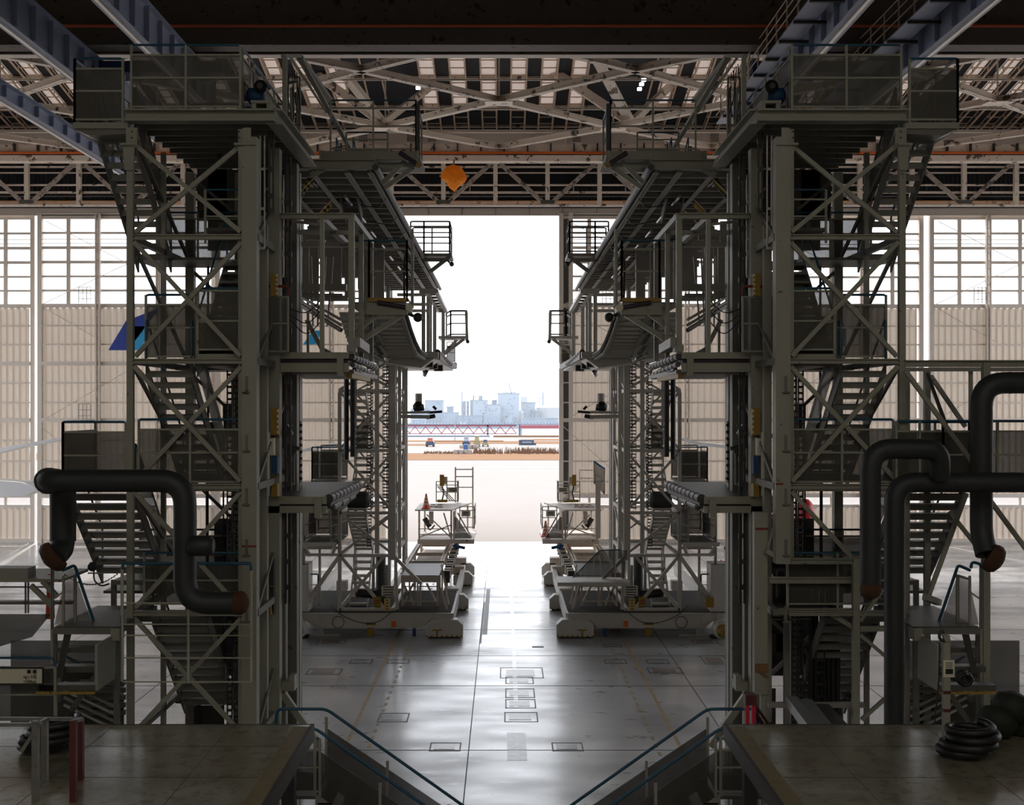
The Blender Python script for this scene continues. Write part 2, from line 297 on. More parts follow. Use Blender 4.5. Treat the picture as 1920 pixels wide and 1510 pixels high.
# ---------------- front wall doors
def leaf(k, px0, px1, y, cols, glazed=True):
    """one hangar door leaf: frame, corrugated sheets, girts, glazing"""
    global MX; x0, x1 = wx(px0), wx(px1); zt = wz(400)
    root = MB().box(x0, x0+.3, y-.2, y+.12, 0, zt).box(x1-.3, x1, y-.2, y+.12, 0, zt).box(x0+.3, x1-.3, y-.15, y+.1, wz(411), zt).box(x0+.3, x1-.3, y-.15, y+.1, wz(953), wz(947)).box(x0+.3, x1-.3, y-.12, y+.1, 0, .25).box(x0+.3, x1-.3, y-.15, y+.1, wz(577), wz(570)).build('door_%d' % k, 'cream2', kind='structure')
    tag(root, ['', ][0] or 'hangar door leaf', 'door'); 
    # corrugated sheet as one folded strip
    for zA, zB in ((.25, wz(953)), (wz(928), wz(577))):
        m = MB(); x = x0+.3; k2 = 0; vs = []
        while x < x1-.3:
            vs += [(x, y, zA), (x, y, zB)]; k2 += 1
            st = [(.0, .0), (.14, 0), (.22, .16), (.36, .16)]
            for dx, dy in st[1:]:
                if x+dx < x1-.3: vs += [(x+dx, y+dy, zA), (x+dx, y+dy, zB)]
            x += .44
        n_ = len(vs)//2; m.add(vs, [(2*i, 2*i+2, 2*i+3, 2*i+1) for i in range(n_-1)])
        m.build('wall_sheet', 'panel', root)
    for py, th in ((611, .09), (646, .09), (682, .26), (718, .09), (755, .09), (788, .26), (826, .09), (865, .09), (903, .09), (930, .26)):
        MB().box(x0+.3, x1-.3, y-.14-th*.4, y-.01, wz(py)-th/2, wz(py)+th/2).build('girt', 'cream2', root)
    for px in cols:
        c = MB(); xc = wx(px)
        c.box(xc-.16, xc-.06, y-.5, y-.2, .25, zt-.1).box(xc+.06, xc+.16, y-.5, y-.2, .25, zt-.1)
        z = .5
        while z < zt-.3: c.box(xc-.06, xc+.06, y-.4, y-.36, z, z+.05); z += .55
        c.build('truss_column', 'cream2', root)
    # glazing grid
    wpx = (px1-px0); npx = 6
    grid = MB()
    for py in (437, 464, 491, 518.5, 545): grid.box(x0+.3, x1-.3, y-.06, y+.06, wz(py)-(.12 if py in (464, 491) else .07), wz(py)+.07)
    for i in range(1, npx):
        xx = x0+(x1-x0)*i/npx; grid.box(xx-.13, xx+.13, y-.08, y+.07, wz(570), wz(411)); grid.box(xx-.09, xx+.09, y-.08, y+.07, wz(947), wz(930))
    for py in (449, 457):
        grid.box(x0+.3, x1-.3, y-.1, y-.06, wz(py)-.02, wz(py)+.02)
    grid.build('window_frame', 'cream2', root)
    MB().box(x0+.3, x1-.3, y+.0, y+.02, wz(570), wz(411)).box(x0+.3, x1-.3, y+.0, y+.02, wz(947), wz(930)).build('glazing', 'glass', root)
    # rod bracing and the little guard cage on the girt
    rd = MB(); xm = x0+.3
    for (a, pa), (b_, pb) in (((0, 572), (.5, 491)), ((.02, 415), (.5, 500)), ((.0, 575), (.33, 640)), ((0, 790), (.5, 690)), ((0, 800), (.33, 900))):
        rd.tube((x0+.3+(x1-x0)*a, y-.25, wz(pa)), (x0+.3+(x1-x0)*b_, y-.25, wz(pb)), .025, 5)
    rd.build('tie_rod', 'cream2', root)
    for pz in (570, 788):
        cg = MB(); xa = x0+(x1-x0)*.235; za = wz(pz)
        for i in range(4): cg.tube((xa+i*.27, y-.45, za), (xa+i*.27, y-.45, za+1.1), .025, 5)
        for zz in (.3, .7, 1.1): cg.tube((xa, y-.45, za+zz), (xa+.81, y-.45, za+zz), .02, 5)
        cg.build('guard_cage', 'steel2', root)
    if k == 4:
        MB().box(wx(1066), wx(1074), y-.35, y-.1, 0, zt).build('edge_post', 'cream2', root); MB().box(wx(1056), wx(1067), y-.12, y-.08, .3, zt-.3).build('edge_gap', 'inner', root)
    return root
leaves = [(1, -270, 64, 80.25, [-155, -41]), (2, 72, 413, 80.0, [187, 300]), (3, 394, 735, 80.5, [507, 621]), (4, 1048, 1389, 80.0, [1171, 1287]), (5, 1389, 1735, 80.5, [1503, 1618]), (6, 1744, 2086, 80.25, [1852, 1968])]
for k, a, b_, y, cols in leaves:
    r = leaf(k, a, b_, y, cols)
    r['label'] = {1: 'hangar door leaf at the far left edge', 2: 'hangar door leaf behind the left near tower, cream corrugated with a glazed top', 3: 'hangar door leaf left of the open doorway',
                  4: 'hangar door leaf right of the open doorway', 5: 'hangar door leaf behind the right near tower', 6: 'hangar door leaf at the far right edge'}[k]
# logo lettering painted large on the inside of the doors, mostly hidden by the docks
def logo(pts, m, lab):
    MB().prism([P(a, b_, 79.4) for a, b_ in pts], (0, .03, 0)).build('wall_lettering', m)
    return tag(C.objects[-1] if False else bpy.context.scene.collection.objects[-1], lab, 'sign')
logo([(203, 657), (240, 657), (300, 577), (236, 602)], 'logo_blue', 'dark blue slanted lettering on the left door leaf beside the stair tower')
logo([(240, 632), (240, 657), (262, 657), (285, 612), (252, 612)], 'logo_cyan', 'light blue part of lettering on the left door leaf')
logo([(568, 646), (586, 620), (604, 620), (592, 646)], 'logo_cyan', 'light blue lettering seen through the left dock stage')
logo([(1560, 590), (1578, 590), (1586, 620), (1582, 630), (1560, 630)], 'logo_blue', 'dark blue lettering on the door behind the right stair tower')
logo([(1575, 650), (1582, 622), (1586, 622), (1586, 650)], 'logo_cyan', 'light blue lettering on the door behind the right stair tower')

# ---------------- wall above the doors, roof, side and back walls
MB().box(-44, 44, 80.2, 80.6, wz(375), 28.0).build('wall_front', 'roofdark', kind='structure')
MB().box(-44, -43.6, -16, 38, 0, 28).box(-44, -43.6, 78, 81, 0, 28).box(-44, -43.6, 38, 78, 21, 28).prism([(-44, -16, 28), (-44, 80, 28), (-44, 55, 33), (-44, -16, 33)], (.4, 0, 0)).build('wall_left', 'cream2', kind='structure')
MB().box(43.6, 44, -16, 38, 0, 28).box(43.6, 44, 78, 81, 0, 28).box(43.6, 44, 38, 78, 21, 28).prism([(43.6, -16, 28), (43.6, 80, 28), (43.6, 55, 33), (43.6, -16, 33)], (.4, 0, 0)).build('wall_right', 'cream2', kind='structure')
MB().box(-44, 44, -16.4, -16, 0, 33).build('wall_back', 'cream2', kind='structure')
for k_, xw in ((2, -43.8), (3, 43.8)):  # unseen side windows added to brighten the side floors
    wn_ = MB().box(xw-.01, xw+.01, 38, 78, 0, 21).build('window_%d' % k_, 'glass', kind='structure'); fr_ = MB()
    for i in range(11): fr_.box(xw-.1, xw+.1, 38+i*4-.05, 38+i*4+.05, 0, 21)
    for i in range(8): fr_.box(xw-.1, xw+.1, 38, 78, i*3-.05+.05, i*3+.1)
    fr_.build('window_frame', 'cream2', wn_)
ribs = MB()
x = -36.0
while x < 36: ribs.box(x, x+.06, 80.12, 80.2, wz(374), wz(302)); x += .3
ribs.build('trim_1', 'roofdark', kind='structure')
# lintel bands over the opening
MB().box(-44, 44, 79.9, 79.93, wz(404), wz(391)).build('trim_2', 'panel', kind='structure')
for i in range(-10, 11): MB().box(wx(929+63*i), wx(929.7+63*i), 79.86, 79.9, wz(404), wz(391)).build('lintel_joint', 'inner', C.objects['trim_2'])
MB().box(-44, 44, 79.85, 80.0, wz(405), wz(403.5)).build('trim_5', 'cream2', kind='structure')
cw = MB().box(-44, 44, 80.3, 80.33, wz(386), wz(375)).build('window_1', 'clerestory', kind='structure')
for py in (377.5, 380.5, 384): MB().box(-44, 44, 80.2, 80.28, wz(py)-.03, wz(py)+.02).build('glazing_bar', 'cream', cw)
MB().box(-44, 44, 79.2, 80.1, wz(391), wz(386)).build('trim_4', 'roofdark', kind='structure')
# roof: falls towards the doors, dark sheet with skylight strips
def zr(y): return 28.0+.2*(80-y) if y > 55 else 33.0
sky_x = []
xx = -35.0+.30
while xx < 35:
    if not (5.4 < abs(xx-AX+.5) < 9.3): sky_x.append(xx)
    xx += 1.85
def slope(mb, x0, x1, y0, y1, dz, th): 
    return mb.prism([(x0, y0, zr(y0)+dz), (x0, y1, zr(y1)+dz), (x0, y1, zr(y1)+dz+th), (x0, y0, zr(y0)+dz+th)], (x1-x0, 0, 0))
YS0, YS1 = 60.0, 76.1
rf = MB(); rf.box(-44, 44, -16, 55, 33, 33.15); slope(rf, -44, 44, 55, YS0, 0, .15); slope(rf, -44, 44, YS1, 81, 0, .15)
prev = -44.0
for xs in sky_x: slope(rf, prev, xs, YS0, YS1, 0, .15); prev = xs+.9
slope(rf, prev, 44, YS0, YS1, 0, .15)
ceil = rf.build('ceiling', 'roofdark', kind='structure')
for xs in sky_x: slope(MB(), xs, xs+.9, YS0, YS1, .05, .03).build('skylight_strip', 'skylight', ceil)
for xs in sky_x:
    j = MB()
    for xj in (xs-.03, xs+.90):
        slope(j, xj, xj+.10, 62, 79.6, -.50, .07); slope(j, xj, xj+.04, 62, 79.6, -.14, .05)
        y = 62.5
        while y < 79: j.box(xj, xj+.04, y, y+.05, zr(y)-.5, zr(y)-.1); y += 1.6
    y = 62.2
    while y < 79.5: j.box(xs, xs+.92, y, y+.05, zr(y)-.16, zr(y)-.10); y += .95
    j.build('roof_joist', 'joist', ceil)
x = -8.6
while x < 9.2:
    if abs(x-AX) > 5.6: slope(MB(), x, x+.10, 66, 79.6, -.30, .07).build('roof_joist', 'joist', ceil)
    x += 1.1 if abs(x) > 8 else 16.6
# rafters across
for py, Y, in ((143, 72.1), (197, 76.0), (234, 78.9)):
    z = PZ(py, Y); r = MB().ibeam((-43.65, Y, z), (43.65, Y, z), .36, .2, .03).build('roof_rafter', 'cream')
    tag(r, {143: 'nearest of the three cream roof rafters', 197: 'middle one of the three cream roof rafters', 234: 'farthest of the three cream roof rafters'}[py], 'roof beam')
ZR = 30.0
# horizontal diamond bracing at Z=26
br = thing('roof_bracing', 'large crossing cream painted bracing members with flaking paint under the roof', 'roof truss', (AX, 64, 26))
ZB = 26.0
def seg(x0, y0, x1, y1, h=.34, m='cream', z=ZB): MB().ibeam((x0, y0, z), (x1, y1, z), h, .34, .04).build('brace', m, br)
ys = [(56, 58), (64,), (70,), (76,)]
for i in range(-3, 4):
    xc = AX-.5+i*13.6
    seg(xc, 64, xc+6.8, 58.2); seg(xc, 64, xc-6.8, 58.2); seg(xc, 64, xc+6.8, 70); seg(xc, 64, xc-6.8, 70)
    seg(xc+6.8, 70, xc+13.6, 75.5); seg(xc+6.8, 70, xc, 75.5)
    seg(xc+6.8, 58.2, xc+13.6, 53); seg(xc+6.8, 58.2, xc, 53)
    for xx in (xc, xc+6.8):
        z = 64 if xx == xc else 70
        MB().box(xx-.75, xx+.75, z-.5, z+.5, ZB-.21, ZB-.17).build('gusset_plate', 'cream', br)
        MB().tube((xx, z, ZB), (xx, z, ZR), .05, 6).build('hanger_rod', 'cream2', br)
for X in (-7.2, 7.6):
    for dx, dy in ((-3.4, -6), (3.4, 3.5), (-4.6, 2)):
        MB().bar((X, 70, ZB+.2), (X+dx, 70+dy, ZR-.1), .5, .34).build('strut', 'cream', br)
for y in (61, 67, 72.6): MB().tube((-36, y, ZB+.25), (36, y, ZB+.25), .04, 6).build('tie_rod', 'cream2', br)
# box chord with the red pipe, fascia with vents
ch = thing('box_girder', 'long cream box girder with flaking paint running across above the doors', 'beam', (0, 76, PZ(302, 75.5)))
MB().box(-43.65, 43, 75.2, 76.0, PZ(302, 75.2), PZ(291, 75.2)).build('lower_chord', 'cream', ch)
MB().box(-43.65, 43, 75.6, 76.4, PZ(284, 75.6), PZ(271, 75.6)).build('upper_chord', 'cream', ch)
x = -42
while x < 42: MB().box(x, x+.09, 75.35, 75.58, PZ(284, 75.6), PZ(270, 75.6)).build('cleat', 'dark', ch); x += 1.5
tag(MB().tube((-43.65, 75.3, PZ(287, 75.3)), (43.65, 75.3, PZ(287, 75.3)), .085, 10).build('fire_main_pipe', 'orange'), 'long orange red pipe running along the box girder above the doors', 'pipe')
fs = MB().box(-43.65, 43, 77.4, 77.6, PZ(273, 77.4), PZ(243, 77.4)).build('fascia_duct', 'cream2'); tag(fs, 'cream fascia duct with round plates and vents high above the doors', 'duct')
for px in (567, 660, 780, 1010, 1050, 1255, 1400):
    MB().lathe(P(px, 262, 77.35), [(.42, 0), (.42, .04), (.36, .05)], 18, (0, -1, 0)).build('round_plate', 'cream2', fs)
for px in (681, 771, 1081, 810, 1255, 1340, 520, 415, 1480):
    v = MB().box(PX(px-9, 77.3), PX(px+9, 77.3), 77.3, 77.4, PZ(269, 77.3), PZ(249, 77.3)).build('vent_grille', 'cream2', fs)
    g = MB()
    for i in range(5):
        for j in range(5): g.box(PX(px-7.5+i*3.2, 77.3), PX(px-7.5+i*3.2+2.2, 77.3), 77.28, 77.3, PZ(266-j*3.4, 77.3), PZ(266-j*3.4-2.4, 77.3))
    g.build('vent_slot', 'vent', v)
MB().box(PX(1176, 77), PX(1196, 77), 76.9, 77.35, PZ(252, 77), PZ(247, 77)).build('lamp_panel', 'cream2', fs)
# header truss in front of the dark wall
ht = thing('header_truss', 'cream header truss with worn struts above the doorway', 'truss', (0, 78, PZ(383, 77.6)))
YT = 77.6
for i in range(-10, 11):
    px = 929+97.6*i
    MB().box(PX(px-4, YT), PX(px+4, YT), YT-.15, YT+.15, PZ(386, YT), PZ(300, YT)).build('vertical', 'cream', ht)
    if i % 2:
        for s in (-1, 1): MB().bar(P(px+s*8, 380, YT), P(px+s*92, 304, YT), .26, .2).build('diagonal', 'wornstrut', ht)
        MB().box(PX(px-13, YT), PX(px+13, YT), YT-.2, YT-.16, PZ(383, YT), PZ(376, YT)).build('gusset_plate', 'beamdark', ht)
for py, h, m in ((311, .10, 'cream'), (322, .06, 'cream2'), (345, .09, 'cream'), (359, .12, 'cream'), (366, .05, 'dark')):
    MB().box(-43.65, 43, YT+.3, YT+.5, PZ(py, YT)-h/2, PZ(py, YT)+h/2).build('rail', m, ht)
MB().box(-43.65, 43, YT-.1, YT+.1, PZ(387, YT), PZ(383, YT)).build('bottom_chord', 'cream', ht)
for px in (855, 880, 1075, 1173, 700): MB().box(PX(px, YT), PX(px+1.6, YT), YT+.3, YT+.36, PZ(357, YT), PZ(345, YT)).build('rail_post', 'cream2', ht)

# two big beams crossing near the top of the view
YB = 52.0; zb = PZ(106, YB)
b1 = thing('runway_beam', 'x', 'beam', (0, YB, zb)); MB().box(-43.65, 43, YB-.02, YB+.02, zb+.04, zb+.44).build('web', 'beamdark', b1)
for z in (zb, zb+.44): MB().box(-43.65, 43, YB-.25, YB+.25, z, z+.05).build('flange', 'cream2', b1)  # flanges coloured paler than the web, for floor light on their undersides
tag(b1, 'long dark I beam crossing under the roof with bright flange edges', 'beam')
YB2 = 46.5; zb = PZ(84, YB2)
b2 = MB().box(-43.65, 43, YB2, YB2+.9, zb, zb+.95).box(-43.65, 43, YB2+.2, YB2+.7, zb+.95, 32.9).build('main_roof_girder', 'beamdark'); tag(b2, 'deep dark brown roof girder at the top of the view', 'beam')
tag(MB().tube((-43.65, YB2-.1, zb+.72), (43.65, YB2-.1, zb+.72), .07, 8).build('sprinkler_pipe', 'red_pipe'), 'dull red pipe running along the dark roof girder', 'pipe')
# crane girders running towards the doors
def girder(xc, zb_, zt_, y0, y1, lab, walk=False):
    g = thing('crane_girder', lab, 'crane girder', (xc, y0, zb_), 'blue grey crane girders under the roof')
    MB().ibeam((xc, y0, (zb_+zt_)/2), (xc, y1, (zb_+zt_)/2), zt_-zb_, .5, .04).build('i_beam', 'girder', g)
    y = y0+1
    while y < y1: MB().box(xc-.2, xc+.2, y, y+.03, zb_+.15, zt_-.1).build('stiffener', 'girder', g); y += 1.6
    MB().box(xc-.06, xc+.06, y0, y1, zb_-.09, zb_).build('rail', 'chrome', g)
    if walk:
        s = walk
        MB().box(xc+s*.45, xc+s*1.25, y0, y1, zt_-.75, zt_-.70).build('walkway', 'girder', g)
        w = MB()
        for z in (zt_-.35, zt_+.0, zt_+.35): w.tube((xc+s*1.25, y0, z), (xc+s*1.25, y1, z), .025, 6)
        y = y0
        while y < y1: w.bar((xc+s*1.25, y, zt_-.72), (xc+s*1.25, y, zt_+.35), .05); y += 1.6
        w.build('guard_rail', 'joist', g)
        y = y0+.4
        while y < y1: MB().box(xc+s*.1, xc+s*1.25, y, y+.12, zt_-.86, zt_-.75).build('bracket', 'dark', g); y += 2.2
    return g
girder(-12.7, 22, 23.5, 34, 51.5, 'blue grey crane girder passing over the left stair tower')
girder(-16.7, 22, 23.5, 34, 56, 'blue grey crane girder at the top left corner')
girder(11.4, 22, 23.5, 34, 56, 'blue grey crane girder with a walkway, left one of the two at the top right', -1)
girder(15.4, 22, 23.5, 34, 56, 'blue grey crane girder with a walkway, right one of the two at the top right', -1)
girder(-19.6, 21.2, 21.9, 40, 60, 'low blue grey crane girder at the left edge of the view')
for xc, lab in ((-14.5, 'dark blue crane end carriage behind the left tower rail'), (13.2, 'dark blue crane end carriage behind the right tower rail')):
    e = thing('end_carriage', lab, 'crane carriage', (xc, 47, 23.2))
    MB().box(xc-3, xc+3, 48.0, 48.5, 22.95, 23.4).build('carriage_beam', 'bluem', e)
    for dx in (-2.2, -1, .6, 2): MB().box(xc+dx, xc+dx+.5, 48.1, 48.6, 22.6, 22.95).build('carriage_lamp', 'girder', e)
    MB().lathe((xc+(2.4 if xc > 0 else -2.4), 47.9, 23.0), [(.22, 0), (.25, .05), (.25, .3), (.2, .34)], 14, (0, -1, 0)).build('drive_wheel', 'dark', e)
# lit LED lamps up in the roof
for px, py in ((781, 157), (784, 165), (1207, 150), (1203, 158), (1199, 167)):
    l = MB().box(PX(px-4, 66), PX(px+4, 66), 65.9, 66.1, PZ(py+2, 66), PZ(py-2, 66)).build('roof_lamp', 'lamp')
    tag(l, 'small bright white lamp in the roof, %s' % {157: 'upper one of the left pair', 165: 'lower one of the left pair', 150: 'top one of the right row of three', 158: 'middle one of the right row of three', 167: 'bottom one of the right row of three'}[py], 'lamp', 'small bright roof lamps')
# lamp wrapped in orange tarpaulin in front of the header
tp = thing('hanging_tarpaulin', 'bright orange tarpaulin bundle hanging above the doorway', 'tarpaulin', P(851, 360, 74))
m = MB(); Yt = 74; S_ = F/Yt
prof = [(838, 312), (848, 309), (862, 311), (870, 321), (876, 334), (872, 342), (862, 349), (852, 360), (842, 352), (838, 344), (828, 336), (826, 330), (832, 318)]
c0 = P(851, 333, Yt-.55); vs = [c0]; n = len(prof); rings = []
for fr, dy in ((.45, -.50), (.8, -.28), (1.0, 0), (.8, .3)):
    for i, (a, b_) in enumerate(prof):
        vs.append(P(851+(a-851)*fr, 333+(b_-333)*fr, Yt+dy+.05*math.sin(i*2.4)))
fs_ = [(0, 1+i, 1+(i+1) % n) for i in range(n)]
for r_ in range(3): fs_ += [(1+r_*n+i, 1+(r_+1)*n+i, 1+(r_+1)*n+(i+1) % n, 1+r_*n+(i+1) % n) for i in range(n)]
fs_.append(tuple(1+3*n+i for i in range(n)))
MB().add(vs, fs_).build('cloth_wrap', 'tarp', tp)
MB().bar(P(824, 330, Yt+.2), P(879, 330, Yt+.2), .12, .12).bar(P(851, 330, Yt+.2), P(851, 296, 75.4), .12, .12).build('support_frame', 'steel2', tp)
# ================================================================ docking towers and stages
def guard(par, pts, z, h=1.3, mesh='mesh', gap=.2, posts=None, top='blue', mid=True, nposts=None, t=.045, hr_r=.025):
    """guard along points (x,y): grey posts and rails, blue hand rail, perforated sheets"""
    pr = MB(); hr = MB(); pn = MB(); P3 = [Vector((x, y, z)) for x, y in pts]
    for a, b in zip(P3[:-1], P3[1:]):
        L_ = (b-a).length; n = max(1, round(L_/1.1)) if nposts is None else nposts
        for i in range(n+1): p = a.lerp(b, i/n); pr.bar(p, p+Vector((0, 0, h)), t)
        for zz in ((gap and [h-gap] or [])+([h*.5] if mid else [])+[.08]): pr.bar(a+Vector((0, 0, zz)), b+Vector((0, 0, zz)), t*.8)
        if mesh:
            d = (b-a).normalized(); nn = Vector((-d.y, d.x, 0))*.006
            pn.prism([a-nn+Vector((0, 0, .1)), b-nn+Vector((0, 0, .1)), b-nn+Vector((0, 0, h-gap)), a-nn+Vector((0, 0, h-gap))], nn*2)
    up = Vector((0, 0, h)); hr.path([P3[0]+up-Vector((0, 0, gap*.8))]+[p+up for p in P3]+[P3[-1]+up-Vector((0, 0, gap*.8))], hr_r, 6, .06, 3)
    pr.build('guard_rail', 'steel', par); hr.build('handrail', top, par)
    if mesh: pn.build('guard_sheet', mesh, par)
def stair(par, x0, x1, ya, za, yb, zb, n=10, m='steel_shade', rail=True, subs=True):
    d = Vector((0, yb-ya, zb-za)); st = MB()
    for x in (x0, x1): s = MB().prism([(x-.02, ya, za-.28), (x-.02, yb, zb-.28), (x-.02, yb, zb+.06), (x-.02, ya, za+.06)], (.04, 0, 0)).build('stair_stringer', m, par)
    tr = MB(); sg = 1 if yb > ya else -1
    for i in range(n):
        y = ya+(yb-ya)*(i+.5)/n; z = za+(zb-za)*(i+.5)/n; t_ = MB() if subs else tr
        t_.box(x0, x1, y-.13, y+.13, z-.03, z).box(x0, x1, y-.14*sg-.012, y-.14*sg+.012, z-.13, z).box(x0, x1, y+.13*sg-.01, y+.13*sg+.01, z-.06, z)
        if subs: t_.build('tread', m, s)
    if not subs: tr.build('treads', m, s)
    if rail:
        for x in (x0, x1):
            MB().path([(x, ya, za), (x, ya, za+.95), (x, yb, zb+.95), (x, yb, zb)], .022, 6, .1, 3).build('stair_handrail', 'blue', s)
    return s
def column(par, x, y, z0, z1, w, d=None, m='steel', name='post'):
    d = d or w; return box(par, name, m, x-w/2, x+w/2, y-d/2, y+d/2, z0, z1)
def hcolumn(par, x, y, z0, z1, w, m='steel', name='post'):
    return MB().box(x-w/2, x-w/2+.03, y-w/2, y+w/2, z0, z1).box(x+w/2-.03, x+w/2, y-w/2, y+w/2, z0, z1).box(x-w/2, x+w/2, y-.02, y+.02, z0, z1).build(name, m, par)
def ladder_rack(par, x, y, z0, z1, w=.12, m='steel2', name='rack_rail', step=.28):
    k = MB().box(x-w/2, x-w/2+.02, y-.03, y+.03, z0, z1).box(x+w/2-.02, x+w/2, y-.03, y+.03, z0, z1); z = z0
    while z < z1: k.box(x-w/2, x+w/2, y-.02, y+.02, z, z+.05); z += step
    return k.build(name, m, par)
def chain(par, x, y, z0, z1, n=2, m='dark', name='lift_chain', w=.05):
    k = MB()
    for i in range(n): k.tube((x+i*w*1.6, y, z0), (x+i*w*1.6, y, z1), w*.45, 6)
    z = z0+.3
    while z < z1: k.box(x-w*.5, x+(n-1)*w*1.6+w*.5, y-w*.6, y+w*.6, z, z+.1); z += .55
    return k.build(name, m, par)
def floodlight(p, aim, lab, par=None, s=1.0, lit=False):
    """caged tube lamp: dark housing with bright guard rods"""
    p = Vector(p); aim = Vector(aim).normalized(); a = aim.orthogonal().normalized(); u = aim.cross(a)
    t = thing('caged_work_lamp', lab, 'lamp', p, 'caged work lamps under the docks') if par is None else None
    ax = Vector((0, 1, 0)) if par is None else a
    MB().tube(p-ax*.32*s, p+ax*.32*s, .07*s, 10).bar(p, p+Vector((0, 0, .3*s)), .05, .05).build('lamp_body', 'black', t or par)
    g = MB()
    for k in range(6):
        an = k*math.pi/3; off = Vector((math.cos(an)*.1*s, 0, math.sin(an)*.1*s)); g.tube(p-ax*.36*s+off, p+ax*.36*s+off, .009, 4)
    g.build('lamp_guard', 'chrome', t or par)
LV = [15.04, 12.57, 10.12, 7.65, 5.15, 2.70]
XL, XR, Y0, Y1 = -7.36, -4.99, 23.16, 27.6
def xl(px, Y=Y0): return PX(px, Y)
def near_tower(mx):
    global MX; MX = mx; s = SIDE()
    t = thing('stair_tower', 'tall grey green stair tower with crossed braces, nearest on the %s' % s, 'stair tower', ((XL+XR)/2, (Y0+Y1)/2, 0))
    zt = 14.82; zb = 0 if not mx else 0
    # posts
    if not mx:
        column(t, XL, Y0, 0, zt-.15, .125); column(t, xl(470), Y0, 0, zt-.3, .29, .29); column(t, xl(451), Y0+.12, 0, zt-.1, .12, .12)
    else:
        column(t, XL, Y0, 0, zt-.15, .125); column(t, xl(470), Y0, PZ(1056, Y0), zt-.3, .29, .29); column(t, xl(451), Y0+.12, PZ(1052, Y0), zt-.1, .12, .12)
        column(t, xl(331), Y0, 0, PZ(1048, Y0), .13)
    for x in (XL, XR+.12, -6.2): column(t, x, Y1, 0, zt-.1, .2, .2)
    column(t, XL, 25.4, 0, zt-.1, .1)
    # capital plates on the posts
    for x, w in ((XL, .30), (xl(463), .42)):
        box(t, 'post_cap', 'steel', x-w/2, x+w/2, Y0-.2, Y0+.2, zt-.47, zt-.43)
        MB().prism([(x-w*.4, Y0-.12, zt-.47), (x+w*.4, Y0-.12, zt-.47), (x+.08, Y0-.12, zt-.95), (x-.08, Y0-.12, zt-.95)], (0, .02, 0)).build('post_bracket', 'steel', t)
        MB().box(x-.05, x+.17*(1 if x < -6 else .6), Y0-.14, Y0-.1, zt-.5, zt-.12).build('gusset_plate', 'steel', t)
    # deck girder and top deck
    MB().ibeam((xl(240), Y0-.1, 14.93), (xl(518), Y0-.1, 14.93), .235, .3, .03).build('deck_girder', 'steel', t)
    MB().ibeam((xl(517), Y0-.1, 14.93), (xl(517), 27.2, 14.93), .30, .3, .03).build('deck_girder', 'steel', t)
    box(t, 'top_deck', 'steel_shade', xl(241), xl(516), Y0-.05, Y1+.3, 15.02, 15.07)
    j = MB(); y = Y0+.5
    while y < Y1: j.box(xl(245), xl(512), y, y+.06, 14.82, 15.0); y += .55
    j.build('deck_joists', 'steel_shade', t)
    for z in LV[1:]:
        if mx and z < 5: continue
        MB().ibeam((XL+.06, Y0, z), (xl(457), Y0, z), .10, .12, .02).build('beam', 'steel', t)
        bar(t, 'beam', 'steel_shade', (XL, Y1, z), (XR, Y1, z), .14); bar(t, 'beam', 'steel_shade', (XL, Y0, z), (XL, Y1, z), .1, .12); bar(t, 'beam', 'steel_shade', (XR+.1, Y0, z), (XR+.1, Y1, z), .12, .14)
    zs = [14.75]+LV[1:]
    for k, (za, zb_) in enumerate(zip(zs[:-1], zs[1:])):
        a, b = XL+.08, xl(452); e = .10
        if mx and k == 4: continue
        if mx and k == 3: bar(t, 'brace', 'steel', P(452, 922, Y0-.03), P(338, 1046, Y0-.03), .085, .07); continue
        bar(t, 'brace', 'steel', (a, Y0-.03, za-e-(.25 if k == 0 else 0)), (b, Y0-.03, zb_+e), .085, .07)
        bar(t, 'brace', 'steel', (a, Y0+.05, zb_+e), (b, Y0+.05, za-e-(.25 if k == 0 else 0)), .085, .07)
        bar(t, 'brace', 'steel_shade', (XL, Y0+.2, za-.1), (XL, Y1-.2, zb_+.1), .06, .08)
        bar(t, 'brace', 'steel_shade', (XR+.1, Y1-.2, za-.1), (XR+.1, Y0+.2, zb_+.1), .06, .08)
        bar(t, 'brace', 'steel_shade', (XL, Y1, za-.1), (XR, Y1, zb_+.1), .07, .06)
    if not mx:
        bar(t, 'brace', 'steel', (XL, Y0-.03, 2.6), (xl(452), Y0-.03, .2), .085, .07); bar(t, 'brace', 'steel', (XL, Y0+.05, .2), (xl(452), Y0+.05, 2.6), .085, .07)
    # landings and stairs
    for z, x0, x1 in ((12.57, -8.2, -6.2), (10.12, -7.3, -5.2), (7.65, -8.7, -6.1), (5.15, -8.9, -5.2), (2.7, -7.3, -5.2)):
        if mx and z < 3: continue
        box(t, 'landing', 'deckdark', x0, x1, 26.1, Y1-.12, z-.08, z-.02)
    for z, x0, x1 in ((10.12, -7.3, -5.2), (7.65, -7.3, -5.2), (5.15, -7.3, -5.2)):
        box(t, 'landing', 'deckdark', -6.15, -5.2, Y0+.2, 26.1, z-.08, z-.02)
    stair(t, -8.15, -7.42, 23.65, 14.75, 26.2, 12.5, 11)
    stair(t, -6.15, -5.35, 26.1, 12.5, 23.6, 10.1, 11)
    stair(t, -7.15, -6.25, 23.5, 10.05, 26.2, 7.65, 11)
    stair(t, -8.85, -7.5, 23.9, 7.55, 25.9, 5.6, 9)
    stair(t, -7.05, -5.95, 23.6, 5.1, 26.0, 2.7, 11)
    # outer landing under the lowest outer flight, with lamp bracket
    box(t, 'landing', 'steel_shade', -8.5, -7.4, 25.5, 27.0, 5.35, 5.45)
